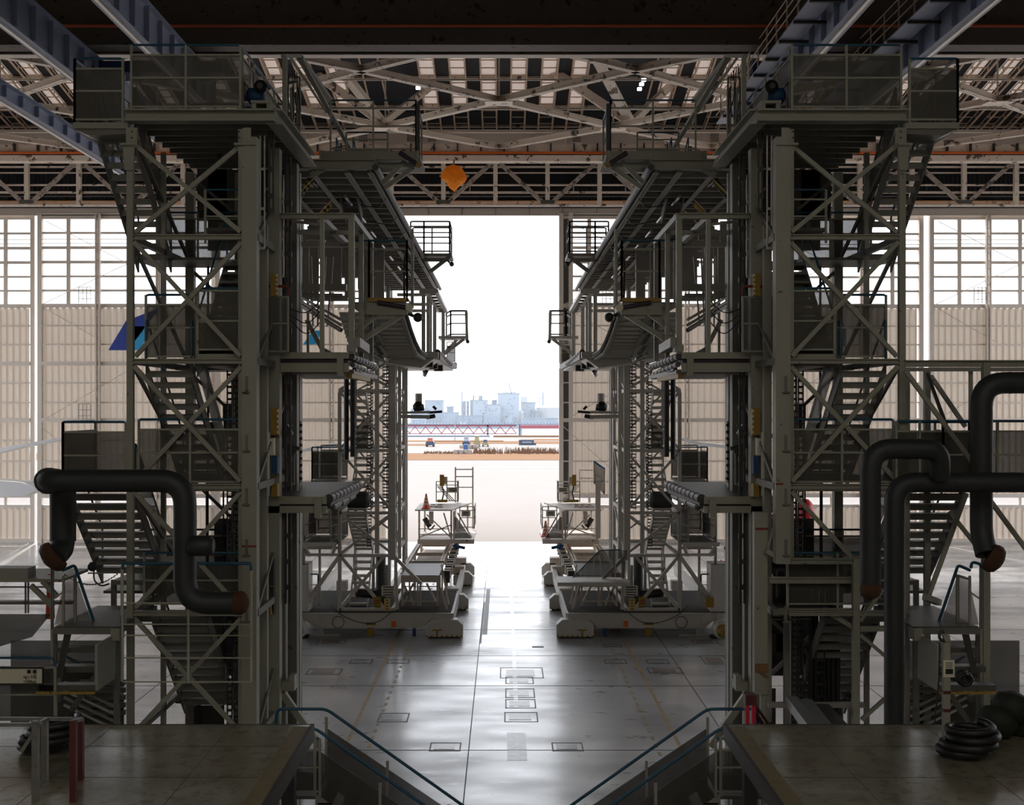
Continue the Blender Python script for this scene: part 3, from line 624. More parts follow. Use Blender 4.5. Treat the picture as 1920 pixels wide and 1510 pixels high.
    bar(t, 'bracket', 'steel_shade', (-8.5, 25.6, 5.45), (-8.5, 25.6, 4.6), .1); bar(t, 'bracket', 'steel_shade', (-8.5, 25.6, 4.6), (-7.4, 25.6, 4.6), .12); bar(t, 'bracket', 'steel_shade', (-8.3, 25.6, 4.7), (-7.4, 25.6, 5.35), .07)
    # stair wells: inner slanted guard plates
    for x, ya, za, yb, zb_ in ((-6.2, 23.5, 10.2, 26.2, 7.8), (-7.42, 23.7, 14.9, 26.2, 12.7), (-7.5, 23.9, 7.7, 25.9, 5.8)):
        MB().prism([(x, ya, za), (x, yb, zb_), (x, yb, zb_+.75), (x, ya, za+.75)], (.012, 0, 0)).build('guard_sheet', 'mesh', t)
    # outer platform on the 7.65 level and top outer platform
    MB().box(xl(140), xl(243), Y0-.1, Y0+.0, PZ(243, Y0), PZ(232, Y0)).box(xl(140), xl(240), Y0, 23.7, 14.74, 14.79).box(xl(140), xl(146), Y0, Y1, 14.68, 14.79).build('outer_deck', 'steel', t)
    MB().prism([(xl(141), Y0-.05, PZ(243, Y0)), (xl(242), Y0-.05, PZ(243, Y0)), (xl(242), Y0-.05, PZ(252, Y0)), (xl(168), Y0-.05, PZ(255, Y0))], (0, .5, 0)).build('deck_apron', 'steel_shade', t)
    box(t, 'landing', 'deckdark', -8.72, -7.4, Y0+.0, 24.0, 7.58, 7.64)
    bar(t, 'beam', 'steel_shade', (-8.72, Y0, 7.58), (-5.2, Y0, 7.58), .05, .08)
    # guards
    guard(t, [(xl(142), Y1), (xl(142), Y0-.05), (xl(232), Y0-.05)], 14.8, 1.28)
    guard(t, [(xl(248), Y0-.05), (xl(452), Y0-.05)], 15.05, 1.30, nposts=2)
    guard(t, [(xl(452), Y0+.1), (xl(452), Y1)], 15.05, 1.30)
    guard(t, [(xl(248), Y1), (xl(452), Y1)], 15.05, 1.30)
    guard(t, [(xl(118), 25.0), (xl(118), Y0), (xl(236), Y0)], 7.6, 1.32, nposts=1)
    guard(t, [(xl(256), Y0+.15), (xl(450), Y0+.15)], 7.65, 1.32, nposts=2)
    guard(t, [(xl(262), Y0+.4), (xl(358), Y0+.4)], 10.15, 1.32, nposts=1)
    guard(t, [(xl(366), Y0+.2), (xl(455), Y0+.2)], 10.28, 1.30, nposts=1, gap=.05)
    box(t, 'beam', 'steel', xl(366), xl(455), Y0+.15, Y0+.25, 10.16, 10.27)
    for z, x0, x1 in ((12.57, -8.1, -6.2), (10.12, -7.2, -5.2), (5.15, -8.5, -5.3)):
        guard(t, [(x0, Y1-.15), (x1, Y1-.15)], z, 1.2, gap=.15)
    guard(t, [(-6.15, 24.2), (-5.2, 24.2)], 12.6, 1.1, mesh=None)
    guard(t, [(xl(262), Y0+.3), (xl(452), Y0+.3)], 5.2, 1.1, nposts=2)
    # bolts on the top corner gussets
    for x in (XL+.07, xl(452)):
        for z in (14.62, 14.5): MB().tube((x, Y0-.16, z), (x, Y0-.14, z), .018, 8).build('bolt', 'dark', t)
    for z in (8.35, 7.3, 9.5, 6.3, 5.0):
        MB().box(xl(463), xl(468), Y0-.16, Y0-.14, z, z+.32).tube((xl(458), Y0-.18, z), (xl(472), Y0-.18, z), .02, 6).build('clamp', 'steel_shade', t)
    if not mx: box(t, 'floor_band', 'red', xl(456), xl(484), Y0-.152, Y0-.147, PZ(1025, Y0), PZ(1021, Y0))
    else: box(t, 'floor_band', 'red', xl(470), xl(484), Y0-.152, Y0-.147, PZ(909, Y0), PZ(905, Y0))
    # dark sheets added to deepen the shade at the back, cable runs and boxes inside the tower
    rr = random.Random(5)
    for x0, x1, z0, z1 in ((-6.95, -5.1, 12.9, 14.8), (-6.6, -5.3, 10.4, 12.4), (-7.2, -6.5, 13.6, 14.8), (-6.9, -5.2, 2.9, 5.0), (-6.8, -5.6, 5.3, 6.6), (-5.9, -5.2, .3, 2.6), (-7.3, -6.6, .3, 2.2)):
        box(t, 'back_shade_sheet', 'inner', x0, x1, Y1-.02, Y1+.02, z0, z1)
    for k in range(12):
        x = rr.uniform(-7.1, -5.2); za = rr.choice([0, 2.7, 5.15, 7.65]); MB().tube((x, Y1-.25, za), (x, Y1-.25, za+rr.choice([4.9, 7.3])), rr.uniform(.02, .05), 6).build('conduit', 'dark', t)
    for k in range(9):
        x = rr.uniform(-7.0, -5.5); z = rr.choice([3.2, 5.8, 8.2, 10.8, 13.1])+rr.uniform(0, .8); box(t, 'service_box', 'inner', x, x+rr.uniform(.15, .4), Y1-.5, Y1-.3, z, z+rr.uniform(.2, .6))
    for z in LV[1:5]: box(t, 'landing_plate', 'inner', -6.2, -5.2, 24.3, 25.6, z+.3, z+.36) if z > 12 else None
    # vertical hazard rack seen through the tower
    for x in (xl(443, 25), ): ladder_rack(t, x, 25, 0, 10, .12, 'dark', 'rack_rail', .13); ladder_rack(t, x-.14, 25, 0, 10, .12, 'dark', 'rack_rail', .13)
    MX = False; return t
near_tower(False); near_tower(True)

def lift_mast(mx):
    """mast with chains between the tower and the dock stages"""
    global MX; MX = mx; s = SIDE()
    t = thing('lift_mast', 'dark vertical lift mast with chains beside the %s stair tower' % s, 'lift mast', (-4.7, 26, 0))
    column(t, PX(516, 25), 25, 0, 14.7, .24, .3); column(t, PX(548, 26.5), 26.5, 0, 14.7, .26, .3, 'steel_shade'); column(t, PX(558, 28.5), 28.5, 0, 13.2, .2, .2, 'steel_shade')
    column(t, PX(495, 24.3), 24.3, PZ(1360, 24), PZ(418, 24), .16, .16, 'steel')
    column(t, PX(536, 27.5), 27.5, 0, 14.5, .35, .1, 'dark')
    box(t, 'back_plate', 'dark', PX(500, 27), PX(545, 27), 27.0, 27.05, 9.7, 14.7)
    chain(t, PX(505, 23.8), 23.8, PZ(400, 23.8), 14.8, 2); chain(t, PX(536, 25.2), 25.2, 5.0, 14.6, 2, w=.06); chain(t, PX(527, 26), 26, .3, 13, 2)
    for px, y, z0, z1 in ((492, 23.7, 12.4, 14.7), (528, 25.2, 12.0, 14.2)): ladder_rack(t, PX(px, y), y, z0, z1, .11, 'white', step=.8)
    bar(t, 'brace', 'steel_shade', (PX(500, 24.2), 24.2, PZ(355, 24.2)), (PX(533, 26), 26, PZ(385, 26)), .05)
    # top winch and frames
    MB().lathe(P(489, 163, 23.3), [(.13, 0), (.13, .05), (.06, .06), (.06, .09)], 18, (0, -1, 0)).tube(P(489, 163, 23.3), P(489, 163, 23.9), .12, 16).build('winch_drum', 'black', t)
    MB().box(xl(468), xl(506), Y0+.1, 23.9, 15.24, 15.3).box(xl(470), xl(478), Y0+.1, 23.9, 15.0, 15.25).box(xl(498), xl(506), Y0+.1, 23.9, 15.0, 15.25).box(xl(466), xl(512), Y0+.3, 24.4, 15.07, 15.2).build('winch_stand', 'steel', t)
    MB().lathe(P(463, 180, 23.6), [(.09, 0), (.16, .05), (.16, .3), (.1, .36)], 14, (1, 0, 0)).box(xl(455), xl(470), 23.5, 23.9, 15.05, 15.25).build('winch_motor', 'bluem', t)
    # service frame with wire gates behind the winch
    for px, y in ((534, 27.0), (560, 28.4), (548, 28.0)): column(t, PX(px, y), y, PZ(300, y), PZ(105 if px == 534 else 165, y), .1, .1, 'steel')
    MB().bar(P(530, 105, 27), P(563, 105, 28.5), .08).bar(P(562, 108, 28.5), P(620, 190, 33), .16, .1).bar(P(545, 108, 28), P(612, 210, 33), .05).bar(P(562, 108, 28.5), P(660, 285, 36), .12, .08).build('cable_boom', 'steel', t)
    g = MB(); g.bar(P(540, 145, 28), P(562, 145, 28), .04).bar(P(540, 235, 28), P(562, 235, 28), .04).bar(P(540, 145, 28), P(540, 240, 28), .04).bar(P(562, 145, 28), P(562, 240, 28), .04); g.build('service_gate', 'steel_shade', t)
    for k in range(5):
        a = P(544+k*3, 120+k*4, 27.8); b = P(547+k*4, 230-k*6, 27.8); MB().path([a, a.lerp(b, .5)+Vector((.08*(k % 3-1), 0, 0)), b], .012, 5).build('hose', 'black', t)
    # foot: column down beside the deck, foot block and strut
    column(t, PX(519, 25.4), 25.4, 0, PZ(960, 25.4), .15, .3, 'steel'); column(t, PX(532, 25.4), 25.4, .4, PZ(960, 25.4), .13, .25, 'steel_shade')
    box(t, 'foot_block', 'steel', PX(512, 25.3), PX(555, 25.3), 25.1, 25.5, PZ(1292, 25.3), PZ(1276, 25.3)); box(t, 'foot_block', 'steel', PX(545, 25.3), PX(555, 25.3), 25.1, 25.4, PZ(1276, 25.3), PZ(1264, 25.3))
    bar(t, 'brace', 'steel', P(530, 1300, 25.3), P(600, 1400, 25.3), .14); bar(t, 'brace', 'dark', P(517, 1130, 25), P(500, 1330, 25), .09)
    MB().bar(P(506, 1140, 24.6), P(524, 1126, 26), .03, .3).build('edge_plate', 'yellow', t)
    # caged ladder box beside the column
    cg = MB()
    for px in (489, 503, 515): cg.bar(P(px, 1048, 24.8), P(px, 1150, 24.8), .04)
    for py in (1052, 1100, 1148): cg.bar(P(489, py, 24.8), P(515, py, 24.8), .035)
    cg.build('ladder_cage', 'steel_shade', t); MB().prism([P(489, 1055, 24.85), P(515, 1055, 24.85), P(515, 1150, 24.85), P(489, 1150, 24.85)], (0, .01, 0)).build('guard_sheet', 'mesh', t)
    # control boxes hung on the mast
    for (px0, py0, px1, py1, m, nm) in ((508, 766, 522, 816, 'yellow', 'control_box'), (509, 908, 523, 932, 'yellow', 'control_box'), (509, 856, 520, 888, 'bluem', 'junction_box'), (506, 822, 513, 854, 'signw', 'notice_plate'), (507, 513, 520, 555, 'yellow', 'control_box')):
        b = box(t, nm, m, PX(px0, 24.6), PX(px1, 24.6), 24.6, 24.8, PZ(py1, 24.6), PZ(py0, 24.6))
        if m == 'yellow':
            hz = MB(); n = 5
            for i in range(n):
                zz = PZ(py1, 24.6)+(PZ(py0, 24.6)-PZ(py1, 24.6))*(i+.3)/n; hz.box(PX(px1-3, 24.58), PX(px1, 24.58), 24.57, 24.6, zz, zz+.05)
            hz.build('push_button', 'signw', b)
    for px, m in ((490, 'steel_shade'), (497, 'steel_shade'), (503, 'signw')):
        MB().tube((PX(px, 24.5), 24.5, PZ(930, 24.5)), (PX(px, 24.5), 24.5, PZ(810, 24.5)), .03, 8).build('conduit', m, t)
    MX = False
lift_mast(False); lift_mast(True)

def padded_roller(par, p, q, r, n=9):
    k = MB().tube(p, q, r*.8, 10); p = Vector(p); q = Vector(q)
    for i in range(n): a = p.lerp(q, (i+.08)/n); b = p.lerp(q, (i+.85)/n); k.tube(a, b, r, 12)
    return k.build('bumper_roller', 'chromedark', par)
def near_stage(mx):
    global MX; MX = mx; s = SIDE(); S0 = 25.0
    # upper working stage with portal frame
    t = thing('dock_stage', 'upper %s dock stage with an open portal frame and side balcony' % s, 'dock stage', (-4.3, 27, 9.9))
    z1 = PZ(405.5, S0); xA, xB = PX(497, S0), PX(659, S0); ye = 28.9
    MB().ibeam((xA, S0, z1), (xB, S0, z1), .12, .14, .02).build('beam', 'steel', t)
    bar(t, 'beam', 'steel', (xB, S0, z1), (xB-.02, ye, z1), .13); bar(t, 'beam', 'steel2', (PX(600, S0), S0, z1), (PX(600, S0), 29.4, z1), .12)
    bar(t, 'beam', 'steel2', (xA, 27, z1-.05), (xB, 27, z1-.05), .1); bar(t, 'beam', 'steel2', (xA, 29, z1-.05), (xB, 29, z1-.05), .12)
    zf = PZ(664, S0)
    for px, w in ((496, .13), (604, .09), (659, .12)): column(t, PX(px, S0), S0, zf if px != 496 else PZ(662, S0), z1, w)
    for y in (26.9, 28.9): column(t, xB-.02, y, zf, z1, .1, .1, 'steel2')
    for x in (PX(560, 29), PX(575, 29), PX(600, 29)): column(t, x, 29.2, zf, z1, .06, .06, 'steel2')
    bar(t, 'brace', 'steel', (PX(540, S0), S0+.5, z1-.03), (PX(600, S0), S0, z1-.18), .06)
    for k in range(4): bar(t, 'brace', 'steel2', (PX(582+k*9, 29), 29.4, zf+.9), (PX(578+k*14, 29), 29.4, z1-.3), .04)
    box(t, 'stage_deck', 'deck', PX(487, S0), PX(655, S0), S0, 30.3, zf-.05, zf)
    MB().box(PX(487, S0), PX(655, S0), S0-.08, S0, PZ(673, S0), PZ(661, S0)).box(PX(497, S0), PX(654, S0), S0-.05, S0+.05, PZ(698, S0), PZ(681, S0)).box(PX(497, S0), PX(507, S0), S0-.1, S0-.05, PZ(706, S0), PZ(663, S0)).box(PX(633, S0), PX(645, S0), S0-.1, S0-.05, PZ(706, S0), PZ(663, S0)).build('edge_beam', 'steel', t)
    box(t, 'edge_gap', 'black', PX(500, S0), PX(652, S0), S0, S0+.3, PZ(681, S0), PZ(673, S0))
    MB().box(xA, xB, S0+.4, 30.2, PZ(700, S0), PZ(692, S0)).build('underframe', 'steel2', t)
    padded_roller(t, P(657, 668, S0), P(704, 689, 30.2), .085); padded_roller(t, P(660, 683, S0), P(700, 703, 30), .06, 7); padded_roller(t, P(664, 693, 25.6), P(698, 709, 30), .05, 6)
    MB().bar(P(655, 705, S0+.3), P(690, 712, 28.5), .12, .1).build('edge_buffer', 'yellow', t)
    MB().box(PX(651, S0), PX(668, S0), S0-.1, S0+.2, PZ(660, S0), PZ(648, S0)).bar(P(664, 642, S0), P(683, 655, 27.2), .25, .2).build('roller_bracket', 'steel2', t)
    # wire gate and yellow tubular guard at the inner end
    g = MB(); a = 24.7
    for px in (498, 540): g.bar(P(px, 556, a), P(px, 660, a), .04)
    for py in (557, 607, 659): g.bar(P(498, py, a), P(540, py, a), .035)
    g.build('wire_gate', 'steel', t); MB().prism([P(499, 558, a), P(540, 558, a), P(540, 658, a), P(499, 658, a)], (0, .01, 0)).build('gate_mesh', 'meshfine', t)
    MB().path([P(499, 553, a), P(499, 537, a), P(541, 537, a), P(541, 553, a)], .03, 8, .08).build('gate_guard', 'red', t)
    # cross platform between posts
    MB().box(PX(560, 29), PX(650, 29), 28.9, 29.1, PZ(545, 29), PZ(533, 29)).build('beam', 'steel2', t)
    for k in range(4): MB().box(PX(560, 29), PX(640, 29), 29.2+k*.5, 29.25+k*.5, PZ(553, 29), PZ(549, 29)).build('grating_bar', 'steel2', t)
    MB().bar(P(560, 555, 28), P(640, 600, 27), .05).bar(P(560, 563, 28), P(640, 610, 27), .05).bar(P(560, 570, 28), P(640, 620, 27), .08).build('hydraulic_arm', 'chrome', t)
    MB().bar(P(575, 600, 28), P(604, 655, 28), .1).bar(P(604, 655, 28), P(620, 663, 28), .1).build('brace', 'steel2', t)
    for k in range(3): MB().path([P(545, 580+k*10, 24.9), P(575, 590+k*22, 25.0), P(604, 560+k*20, 25.0)], .012, 5, .3).build('hose', 'black', t)
    # side balcony
    yb = 27.6; zb = PZ(570, yb)
    MB().box(PX(665, yb), PX(765, yb), yb-.5, yb+1.4, zb-.12, zb).build('balcony_deck', 'steel2', t)
    MB().box(PX(690, yb-.5), PX(763, yb-.5), yb-.56, yb-.5, zb-.0, zb+.09).build('kick_plate', 'yellow', t)
    MB().box(PX(688, yb-.5), PX(764, yb-.5), yb-.55, yb-.45, zb-.30, zb-.10).build('edge_beam', 'steel', t)
    guard(t, [(PX(664, yb-.5), yb-.5), (PX(692, yb-.5), yb-.5), (PX(763, yb-.5), yb-.5), (PX(763, yb-.5), yb+1.3)], zb, 1.42, mesh=None, nposts=1)
    for dy in (0, .9): MB().bar(P(755, 590, yb-.4+dy), P(662, 648, yb-.4+dy), .11, .09).bar(P(715, 585, yb-.4+dy), P(664, 625, yb-.4+dy), .09, .08).build('balcony_strut', 'steel', t)
    MB().tube(P(708, 567, yb-.6), P(768, 578, yb-.6), .05, 10).build('probe_arm', 'stripe', t); MB().lathe(P(768, 578, yb-.5), [(.05, 0), (.085, .03), (.085, .16)], 16, (0, -1, 0)).build('sensor_pad', 'signw', t)
    MB().lathe(P(784, 596, 29), [(.02, 0), (.09, .03), (.12, .1), (.09, .2), (.02, .22)], 14, (0, -1, 0)).bar(P(765, 588, 29), P(782, 596, 29), .08).build('sensor_pad', 'dark', t)
    column(t, PX(773, 27.4), 27.4, zb-.1, PZ(430, 27.4), .07, .07, 'steel2')
    MB().path([P(759, 580, 27.3), P(757, 500, 27.3), P(763, 455, 27.3)], .03, 6).build('hose', 'black', t)
    # ---- lower stage
    t = thing('dock_stage', 'lower %s dock stage with a chequer plate deck and rollers' % s, 'dock stage', (-4.6, 27, 7))
    zd = PZ(931, 24.9)
    box(t, 'stage_deck', 'deckdark', PX(482, 24.9), PX(612, 24.9), 24.9, 29.8, zd-.04, zd)
    MB().box(PX(480, 24.9), PX(613, 24.9), 24.82, 24.9, PZ(945, 24.9), PZ(931, 24.9)).box(PX(478, 24.9), PX(613, 24.9), 24.85, 24.97, PZ(962, 24.9), PZ(949, 24.9)).build('edge_beam', 'steel', t)
    for a, b in ((489, 502), (592, 604)):
        MB().box(PX(a, 24.9), PX(b, 24.9), 24.72, 24.82, PZ(970, 24.9), PZ(937, 24.9)).build('hanger_plate', 'steel', t)
    box(t, 'edge_gap', 'black', PX(482, 24.9), PX(612, 24.9), 24.9, 25.2, PZ(950, 24.9), PZ(944, 24.9))
    box(t, 'underframe', 'steel2', PX(482, 24.9), PX(609, 24.9), 25.2, 29.7, zd-.36, zd-.28)
    padded_roller(t, P(616, 936, 24.9), P(674, 909, 29.8), .10); padded_roller(t, P(622, 952, 25.2), P(664, 930, 29.4), .07, 3)
    MB().bar(P(615, 945, 25), P(668, 920, 29.6), .12, .12).build('bumper_backing', 'dark', t)
    # door leaf, post and lamp bracket on the lower stage
    MB().box(PX(531, 26), PX(551, 26), 26, 26.03, PZ(912, 26), PZ(840, 26)).build('guard_sheet', 'meshfine', t)
    MB().bar(P(531, 915, 26), P(531, 838, 26), .04).bar(P(551, 909, 26.3), P(551, 838, 26.3), .04).bar(P(531, 913, 26), P(551, 907, 26.3), .05).build('door_frame', 'steel2', t)
    column(t, PX(550, 27), 27, zd, PZ(705, 27), .14, .14, 'steel2')
    MB().bar(P(533, 812, 25.6), P(545, 805, 25.6), .25, .12).bar(P(538, 835, 25.6), P(562, 842, 25.6), .08).bar(P(540, 840, 25.4), P(556, 848, 25.4), .1, .1).build('lamp_bracket', 'dark', t)
    MB().tube(P(533, 800, 25.8), P(549, 798, 25.8), .02, 6).tube(P(533, 800, 25.8), P(533, 815, 25.8), .02, 6).build('handrail', 'blue', t)
    hz = MB().box(PX(561, 27.5), PX(565, 27.5), 27.5, 27.55, PZ(905, 27.5), PZ(790, 27.5)); hz.build('rack_rail', 'signw', t)
    for k in range(9): MB().box(PX(561, 27.48), PX(567, 27.48), 27.44, 27.5, PZ(900-k*12.5, 27.5), PZ(895-k*12.5, 27.5)).build('rack_tooth', 'dark', t)
    MX = False
near_stage(False); near_stage(True)

def upper_platform(mx):
    """long platform with a ribbed underside running towards the doors"""
    global MX; MX = mx; s = SIDE()
    ya, yb = 30.0, 60.5; zp = 15.35; xr = PX(703, ya)
    t = thing('upper_dock_platform', 'long high %s platform with ribbed underside reaching towards the doorway' % s, 'dock platform', (-4.6, 45, 15.2))
    box(t, 'platform_deck', 'steel2', -6.6, xr, ya, yb, zp+.16, zp+.22)
    box(t, 'under_sheet', 'steel2', -6.5, xr-.05, ya+.1, yb, zp+.0, zp+.04)
    MB().ibeam((PX(548, ya), ya, zp+.06), (xr, ya, zp+.06), .25, .2, .02).build('edge_beam', 'steel', t)
    for x, w in ((xr-.12, .14), (-4.0, .16), (-4.9, .14), (-5.9, .14)): MB().ibeam((x, ya, zp-.05), (x, yb, zp-.05), .2, w, .02).build('long_beam', 'steel', t)
    y = ya+.6
    while y < yb: box(t, 'rib', 'steel2', -6.5, xr-.1, y, y+.08, zp-.14, zp+.0); y += .95
    MB().tube((xr+.02, ya-.1, zp-.02), (xr+.02, yb, zp-.02), .085, 12).build('bumper_roller', 'chromedark', t)
    # gusset with hazard strut
    MB().prism([P(585, 320, ya+.02), P(612, 320, ya+.02), P(600, 326, ya+.02), P(591, 332, ya+.02), P(582, 332, ya+.02)], (0, .03, 0)).build('gusset_plate', 'steel', t)
    for q in ((590, 333, 552, 370), (622, 375, 600, 398), (640, 395, 610, 425)):
        MB().bar(P(q[0], q[1], ya+.5), P(q[2], q[3], ya+.5), .025).build('warning_strut', 'joist', t)
    MB().bar(P(585, 338, ya+.8), P(556, 372, ya+.8), .14, .04).build('hazard_board', 'hazard', t); MB().bar(P(619, 382, ya+1.2), P(604, 400, ya+1.2), .14, .04).build('hazard_board', 'hazard', t)
    for k in range(7):
        yy = 33+k*3.2; lx = PX(640, 32) if k % 2 else -4.45
        MB().tube((lx, yy, zp-.2), (lx, yy+1.3, zp-.2), .05, 8).build('tube_lamp', 'chrome', t)
        MB().path([(lx, yy+1.3, zp-.18), (lx+.8, yy+1.5, zp-.28), (lx+1.1, yy+.3, zp-.22)], .015, 5, .3).build('cable', 'black', t)
    # cage balcony at the near end
    zf = PZ(285, ya+.4); y0 = ya+.4
    MB().box(PX(600, y0), PX(786, y0), y0-.05, y0+.05, PZ(300, y0), PZ(284, y0)).box(PX(600, y0), PX(786, y0), y0, y0+2.2, zf-.08, zf).box(PX(600, y0), PX(786, y0), y0+.3, y0+.4, PZ(309, y0), PZ(300, y0)).build('balcony_deck', 'steel', t)
    for px in (603, 697, 783): box(t, 'post', 'steel', PX(px-3, y0), PX(px+3, y0), y0-.1, y0, PZ(310, y0), PZ(284, y0))
    guard(t, [(PX(620, y0), y0), (PX(780, y0), y0), (PX(780, y0), y0+2.1)], zf, 1.34, mesh=None, nposts=2)
    guard(t, [(PX(629, y0), y0+2.1), (PX(712, y0), y0+2.1)], zf, 1.0, mesh=None, nposts=1)
    stair(t, PX(606, y0), PX(640, y0), y0+2.4, zf, y0+4.4, zf-.9, 4)
    for px, py, qx, qy in ((760, 302, 716, 345), (776, 314, 722, 352)): bar(t, 'balcony_strut', 'steel', P(px, py, y0+.3), P(qx, qy, y0+.3), .12, .1)
    MB().tube(P(749, 286, y0-.1), P(785, 310, y0-.1), .06, 10).build('probe_arm', 'stripe', t); MB().lathe(P(786, 311, y0-.05), [(.04, 0), (.08, .03), (.08, .12)], 16, (0, -1, 0)).build('sensor_pad', 'yellow', t)
    bar(t, 'post', 'dark', P(784, 195, y0), P(784, 305, y0), .09)
    # second balcony half way
    y2 = 48.0; z2 = PZ(475, y2)
    MB().box(PX(785, y2), PX(847, y2), y2, y2+1.8, z2-.12, z2).box(PX(790, y2), PX(842, y2), y2-.03, y2, z2-.35, z2-.2).build('balcony_deck', 'steel2', t)
    guard(t, [(PX(770, y2), y2), (PX(795, y2), y2), (PX(843, y2), y2), (PX(843, y2), y2+1.7)], z2, 1.3, mesh=None, nposts=1, top='inner', t=.07, hr_r=.035)  # handrail in shade-darkened steel, for its backlit look
    guard(t, [(PX(768, y2), y2+1.7), (PX(843, y2), y2+1.7)], z2, 1.3, mesh=None, nposts=2, top='inner', t=.06, hr_r=.03)
    for dy in (.1, 1.6): bar(t, 'balcony_strut', 'steel2', P(845, 480, y2+dy), P(806, 510, y2+dy), .16, .12)
    MB().lathe(P(847, 496, y2), [(.02, 0), (.1, .05), (.1, .15), (.02, .2)], 12, (0, -1, 0)).bar(P(840, 490, y2), P(846, 496, y2), .07).build('sensor_pad', 'dark', t)
    for px0, px1, y, py0, py1 in ((553, 576, 41, 335, 560), (580, 596, 41.2, 345, 560), (606, 640, 43, 350, 535), (646, 662, 42, 350, 560), (540, 566, 38, 345, 480), (566, 610, 47.5, 345, 430), (600, 660, 48, 345, 500), (576, 606, 39, 330, 450), (672, 694, 44, 380, 600), (704, 720, 45, 400, 600), (556, 640, 44, 345, 470), (640, 720, 46, 370, 520)):
        box(t, 'drop_panel', 'steel2', PX(px0, y), PX(px1, y), y, y+.15, PZ(py1, y), zp-.1)
    # hangers up to the far tower
    for y in (47.6, 53, 59): column(t, -5.8, y, 14, zp+.1, .2, .2, 'steel2')
    MX = False
hz_m = mat('hazard_stripes', (.02, .02, .02), .5); N = hz_m.node_tree.nodes; L = hz_m.node_tree.links
wv = N.new('ShaderNodeTexWave'); wv.inputs['Scale'].default_value = 3.2; wv.bands_direction = 'DIAGONAL'; tcn = N.new('ShaderNodeTexCoord'); L.new(tcn.outputs['Object'], wv.inputs['Vector'])
crn = N.new('ShaderNodeValToRGB'); crn.color_ramp.interpolation = 'CONSTANT'; crn.color_ramp.elements[0].color = (.02, .02, .02, 1); crn.color_ramp.elements[1].position = .5; crn.color_ramp.elements[1].color = (.55, .38, .02, 1)
L.new(wv.outputs['Fac'], crn.inputs[0]); L.new(crn.outputs[0], N['Principled BSDF'].inputs['Base Color']); M['hazard'] = hz_m
upper_platform(False); upper_platform(True)

